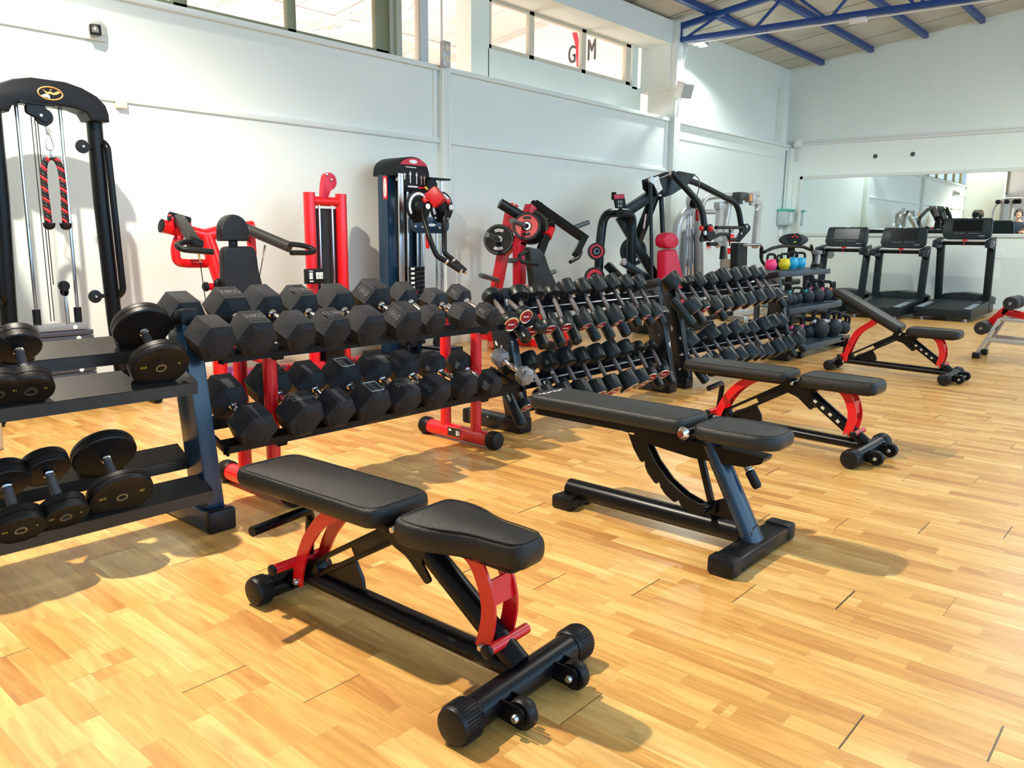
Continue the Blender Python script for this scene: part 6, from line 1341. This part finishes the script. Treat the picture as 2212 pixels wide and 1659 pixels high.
g = G(); g.tube([(q.x+.06, 6.385, 2.85), (q.x+.04, 6.385, q.z+.17)], .01, 8); tag(g.build('cable', GRY), 'thin grey cable running down the corner to the dispenser', 'cable')
# ---------------------------------------------------------------- what only the mirror shows
pr_ = thing('person', 'person in a dark blue shirt with black headphones, seen in the mirror', 'person', (.7, 4.9, 0))
SKN = mat('skin', (.50, .27, .19), .5); SHT = mat('dark blue shirt', (.02, .035, .07), .8); TRS = mat('dark trousers', (.015, .016, .02), .8); HAR = mat('dark brown hair', (.02, .013, .01), .6); SHO = mat('dark shoes', (.02, .02, .02), .5)
def skin(name, pts, edges, m, par, lv=2):
    me = bpy.data.meshes.new(name); me.from_pydata([p[:3] for p in pts], edges, []); me.materials.append(m)
    o = bpy.data.objects.new(name, me); COL.objects.link(o)
    md = o.modifiers.new('skin', 'SKIN'); me.skin_vertices.new() if not me.skin_vertices else None
    for v, p in zip(me.skin_vertices[0].data, pts): v.radius = (p[3], p[4] if len(p) > 4 else p[3])
    me.skin_vertices[0].data[0].use_root = True
    o.modifiers.new('sub', 'SUBSURF').levels = lv; o.modifiers['sub'].render_levels = lv
    dg = bpy.context.evaluated_depsgraph_get(); dg.update()
    nm = bpy.data.meshes.new_from_object(o.evaluated_get(dg)); bpy.data.objects.remove(o)
    nm.name = name
    for p in nm.polygons: p.use_smooth = True
    if not nm.materials: nm.materials.append(m)
    off = par.location
    nm.transform(MX.Translation(-off)); ob = bpy.data.objects.new(name, nm); COL.objects.link(ob); ob.parent = par; return ob
bx_, by_, bz_ = .7, 4.9, .36
def q_(x, y, z, r, r2=None): return (bx_+x, by_+y, bz_+z, r, r2 or r)
# facing +x (towards the mirror), arms forward on a handlebar
body = [q_(0, 0, .95, .13, .15), q_(.0, 0, 1.15, .12, .15), q_(.02, 0, 1.36, .12, .17), q_(.03, 0, 1.48, .07), q_(.05, 0, 1.56, .055),
        q_(.02, .19, 1.40, .06), q_(.10, .24, 1.16, .045), q_(.34, .20, 1.10, .035), q_(.42, .17, 1.12, .03),
        q_(.02, -.19, 1.40, .06), q_(.10, -.24, 1.16, .045), q_(.34, -.20, 1.10, .035), q_(.42, -.17, 1.12, .03),
        q_(.02, .10, .88, .10), q_(.08, .11, .50, .065), q_(.02, .11, .10, .045), q_(.02, -.10, .88, .10), q_(.10, -.11, .52, .065), q_(-.02, -.11, .10, .045)]
skin('body', body, [(0, 1), (1, 2), (2, 3), (3, 4), (2, 5), (5, 6), (6, 7), (7, 8), (2, 9), (9, 10), (10, 11), (11, 12), (0, 13), (13, 14), (14, 15), (0, 16), (16, 17), (17, 18)], SKN, pr_)
sh = [(p[0], p[1], p[2], p[3]+.014, p[4]+.014) for p in body]
skin('shirt', [sh[0], sh[1], sh[2], (sh[3][0], sh[3][1], sh[3][2]-.04, .075, .085), sh[5], q_(.06, .215, 1.27, .062), sh[9], q_(.06, -.215, 1.27, .062)], [(0, 1), (1, 2), (2, 3), (2, 4), (4, 5), (2, 6), (6, 7)], SHT, pr_)
skin('trousers', [(sh[0][0], sh[0][1], sh[0][2]-.03, .14, .155), sh[13], sh[14], (sh[15][0], sh[15][1], sh[15][2]+.04, .06, .06), sh[16], sh[17], (sh[18][0], sh[18][1], sh[18][2]+.04, .06, .06)], [(0, 1), (1, 2), (2, 3), (0, 4), (4, 5), (5, 6)], TRS, pr_)
g = G(); g.ball((bx_+.07, by_, bz_+1.67), .105, (1, .80, 1.18), 24); g.ball((bx_+.175, by_, bz_+1.655), .018, (1.1, .8, 1.3), 10); g.ball((bx_+.13, by_, bz_+1.59), .05, (1, 1, .9), 12)
for s in (-1, 1): g.ball((bx_+.06, by_+s*.085, bz_+1.66), .022, (.7, .5, 1.3), 10)
hd = g.build('head', SKN, pr_)
g = G()
for s in (-1, 1): g.ball((bx_+.163, by_+s*.034, bz_+1.685), .011, n=8)
parts(g, 'eye', BPT, hd)
g = G(); g.box((bx_+.166, by_, bz_+1.605), (.012, .045, .010), bev=.003); g.build('mouth', mat('lips', (.40, .14, .12), .5), hd)
g = G(); g.ball((bx_+.05, by_, bz_+1.72), .108, (1.02, .84, .92), 20); g.build('hair', HAR, pr_)
g = G(); g.tube([(bx_+.05, by_+math.cos(a)*.105, bz_+1.69+math.sin(a)*.15) for a in [PI*k/16 for k in range(17)]], .012, 8)
for s in (-1, 1): g.lathe([(.0, 0), (.04, 0), (.042, .015), (.035, .03), (0, .03)], (bx_+.05, by_+s*.088, bz_+1.665), (0, s, 0), 18)
g.build('headphones', BPT, pr_)
for s in (-1, 1):
    g = G(); hx, hy_, hz = bx_+.45, by_+s*.165, bz_+1.125
    g.ball((hx, hy_, hz), .04, (1.1, .9, .55), 12)
    for f_ in range(4): g.tube([(hx+.03, hy_+(f_-1.5)*.02, hz+.01), (hx+.065, hy_+(f_-1.5)*.02, hz+.005), (hx+.075, hy_+(f_-1.5)*.02, hz-.025), (hx+.055, hy_+(f_-1.5)*.02, hz-.04)], [.010, .009, .0085, .008], 8)
    g.tube([(hx-.0, hy_-s*.035, hz-.005), (hx+.035, hy_-s*.05, hz-.02), (hx+.055, hy_-s*.045, hz-.035)], [.011, .010, .009], 8); g.build('hand', SKN, pr_)
    fx = bx_+(.02 if s > 0 else -.02)
    g = G(); g.ball((fx+.06, by_+s*.11, bz_+.05), .06, (2.1, .85, .8), 14); g.build('shoe', SHO, pr_)
t = thing('stepper', 'black stepper platform with a handlebar under the person in the mirror', 'gym machine', (.8, 4.9, 0))
g = G(); g.box((.75, 4.9, .18), (.9, .5, .355), bev=.03); g.build('platform', TG, t)
g = G(); g.tube(fil([(1.19, 4.67, .2), (1.19, 4.67, 1.46), (1.19, 5.13, 1.46), (1.19, 5.13, .2)], .08), .022, 10); g.build('handlebar', RUB, t)
t = thing('cable_tower', 'silver cable tower with black rollers, seen only in the mirror', 'gym machine', (1.36, 5.1, 0))
g = G(); g.tube(fil([(1.36, 5.52, .0), (1.36, 5.52, 2.2), (1.36, 5.35, 2.50), (1.36, 4.75, 2.50)], .2), .035, 12); g.build('frame', SIL, t)
for yy in (5.27, 5.02):
    g = G(); g.box((1.36, yy, 1.24), (.10, .11, 2.48), bev=.03); g.build('stack_tower', SIL, t)
for yy in (5.38, 5.14, 4.92, 4.82):
    g = G(); g.lathe([(.02, 0), (.07, 0), (.07, .12), (.02, .12)], (1.42, yy, 2.40), (1, 0, 0), 20); g.build('roller', RUB, t)
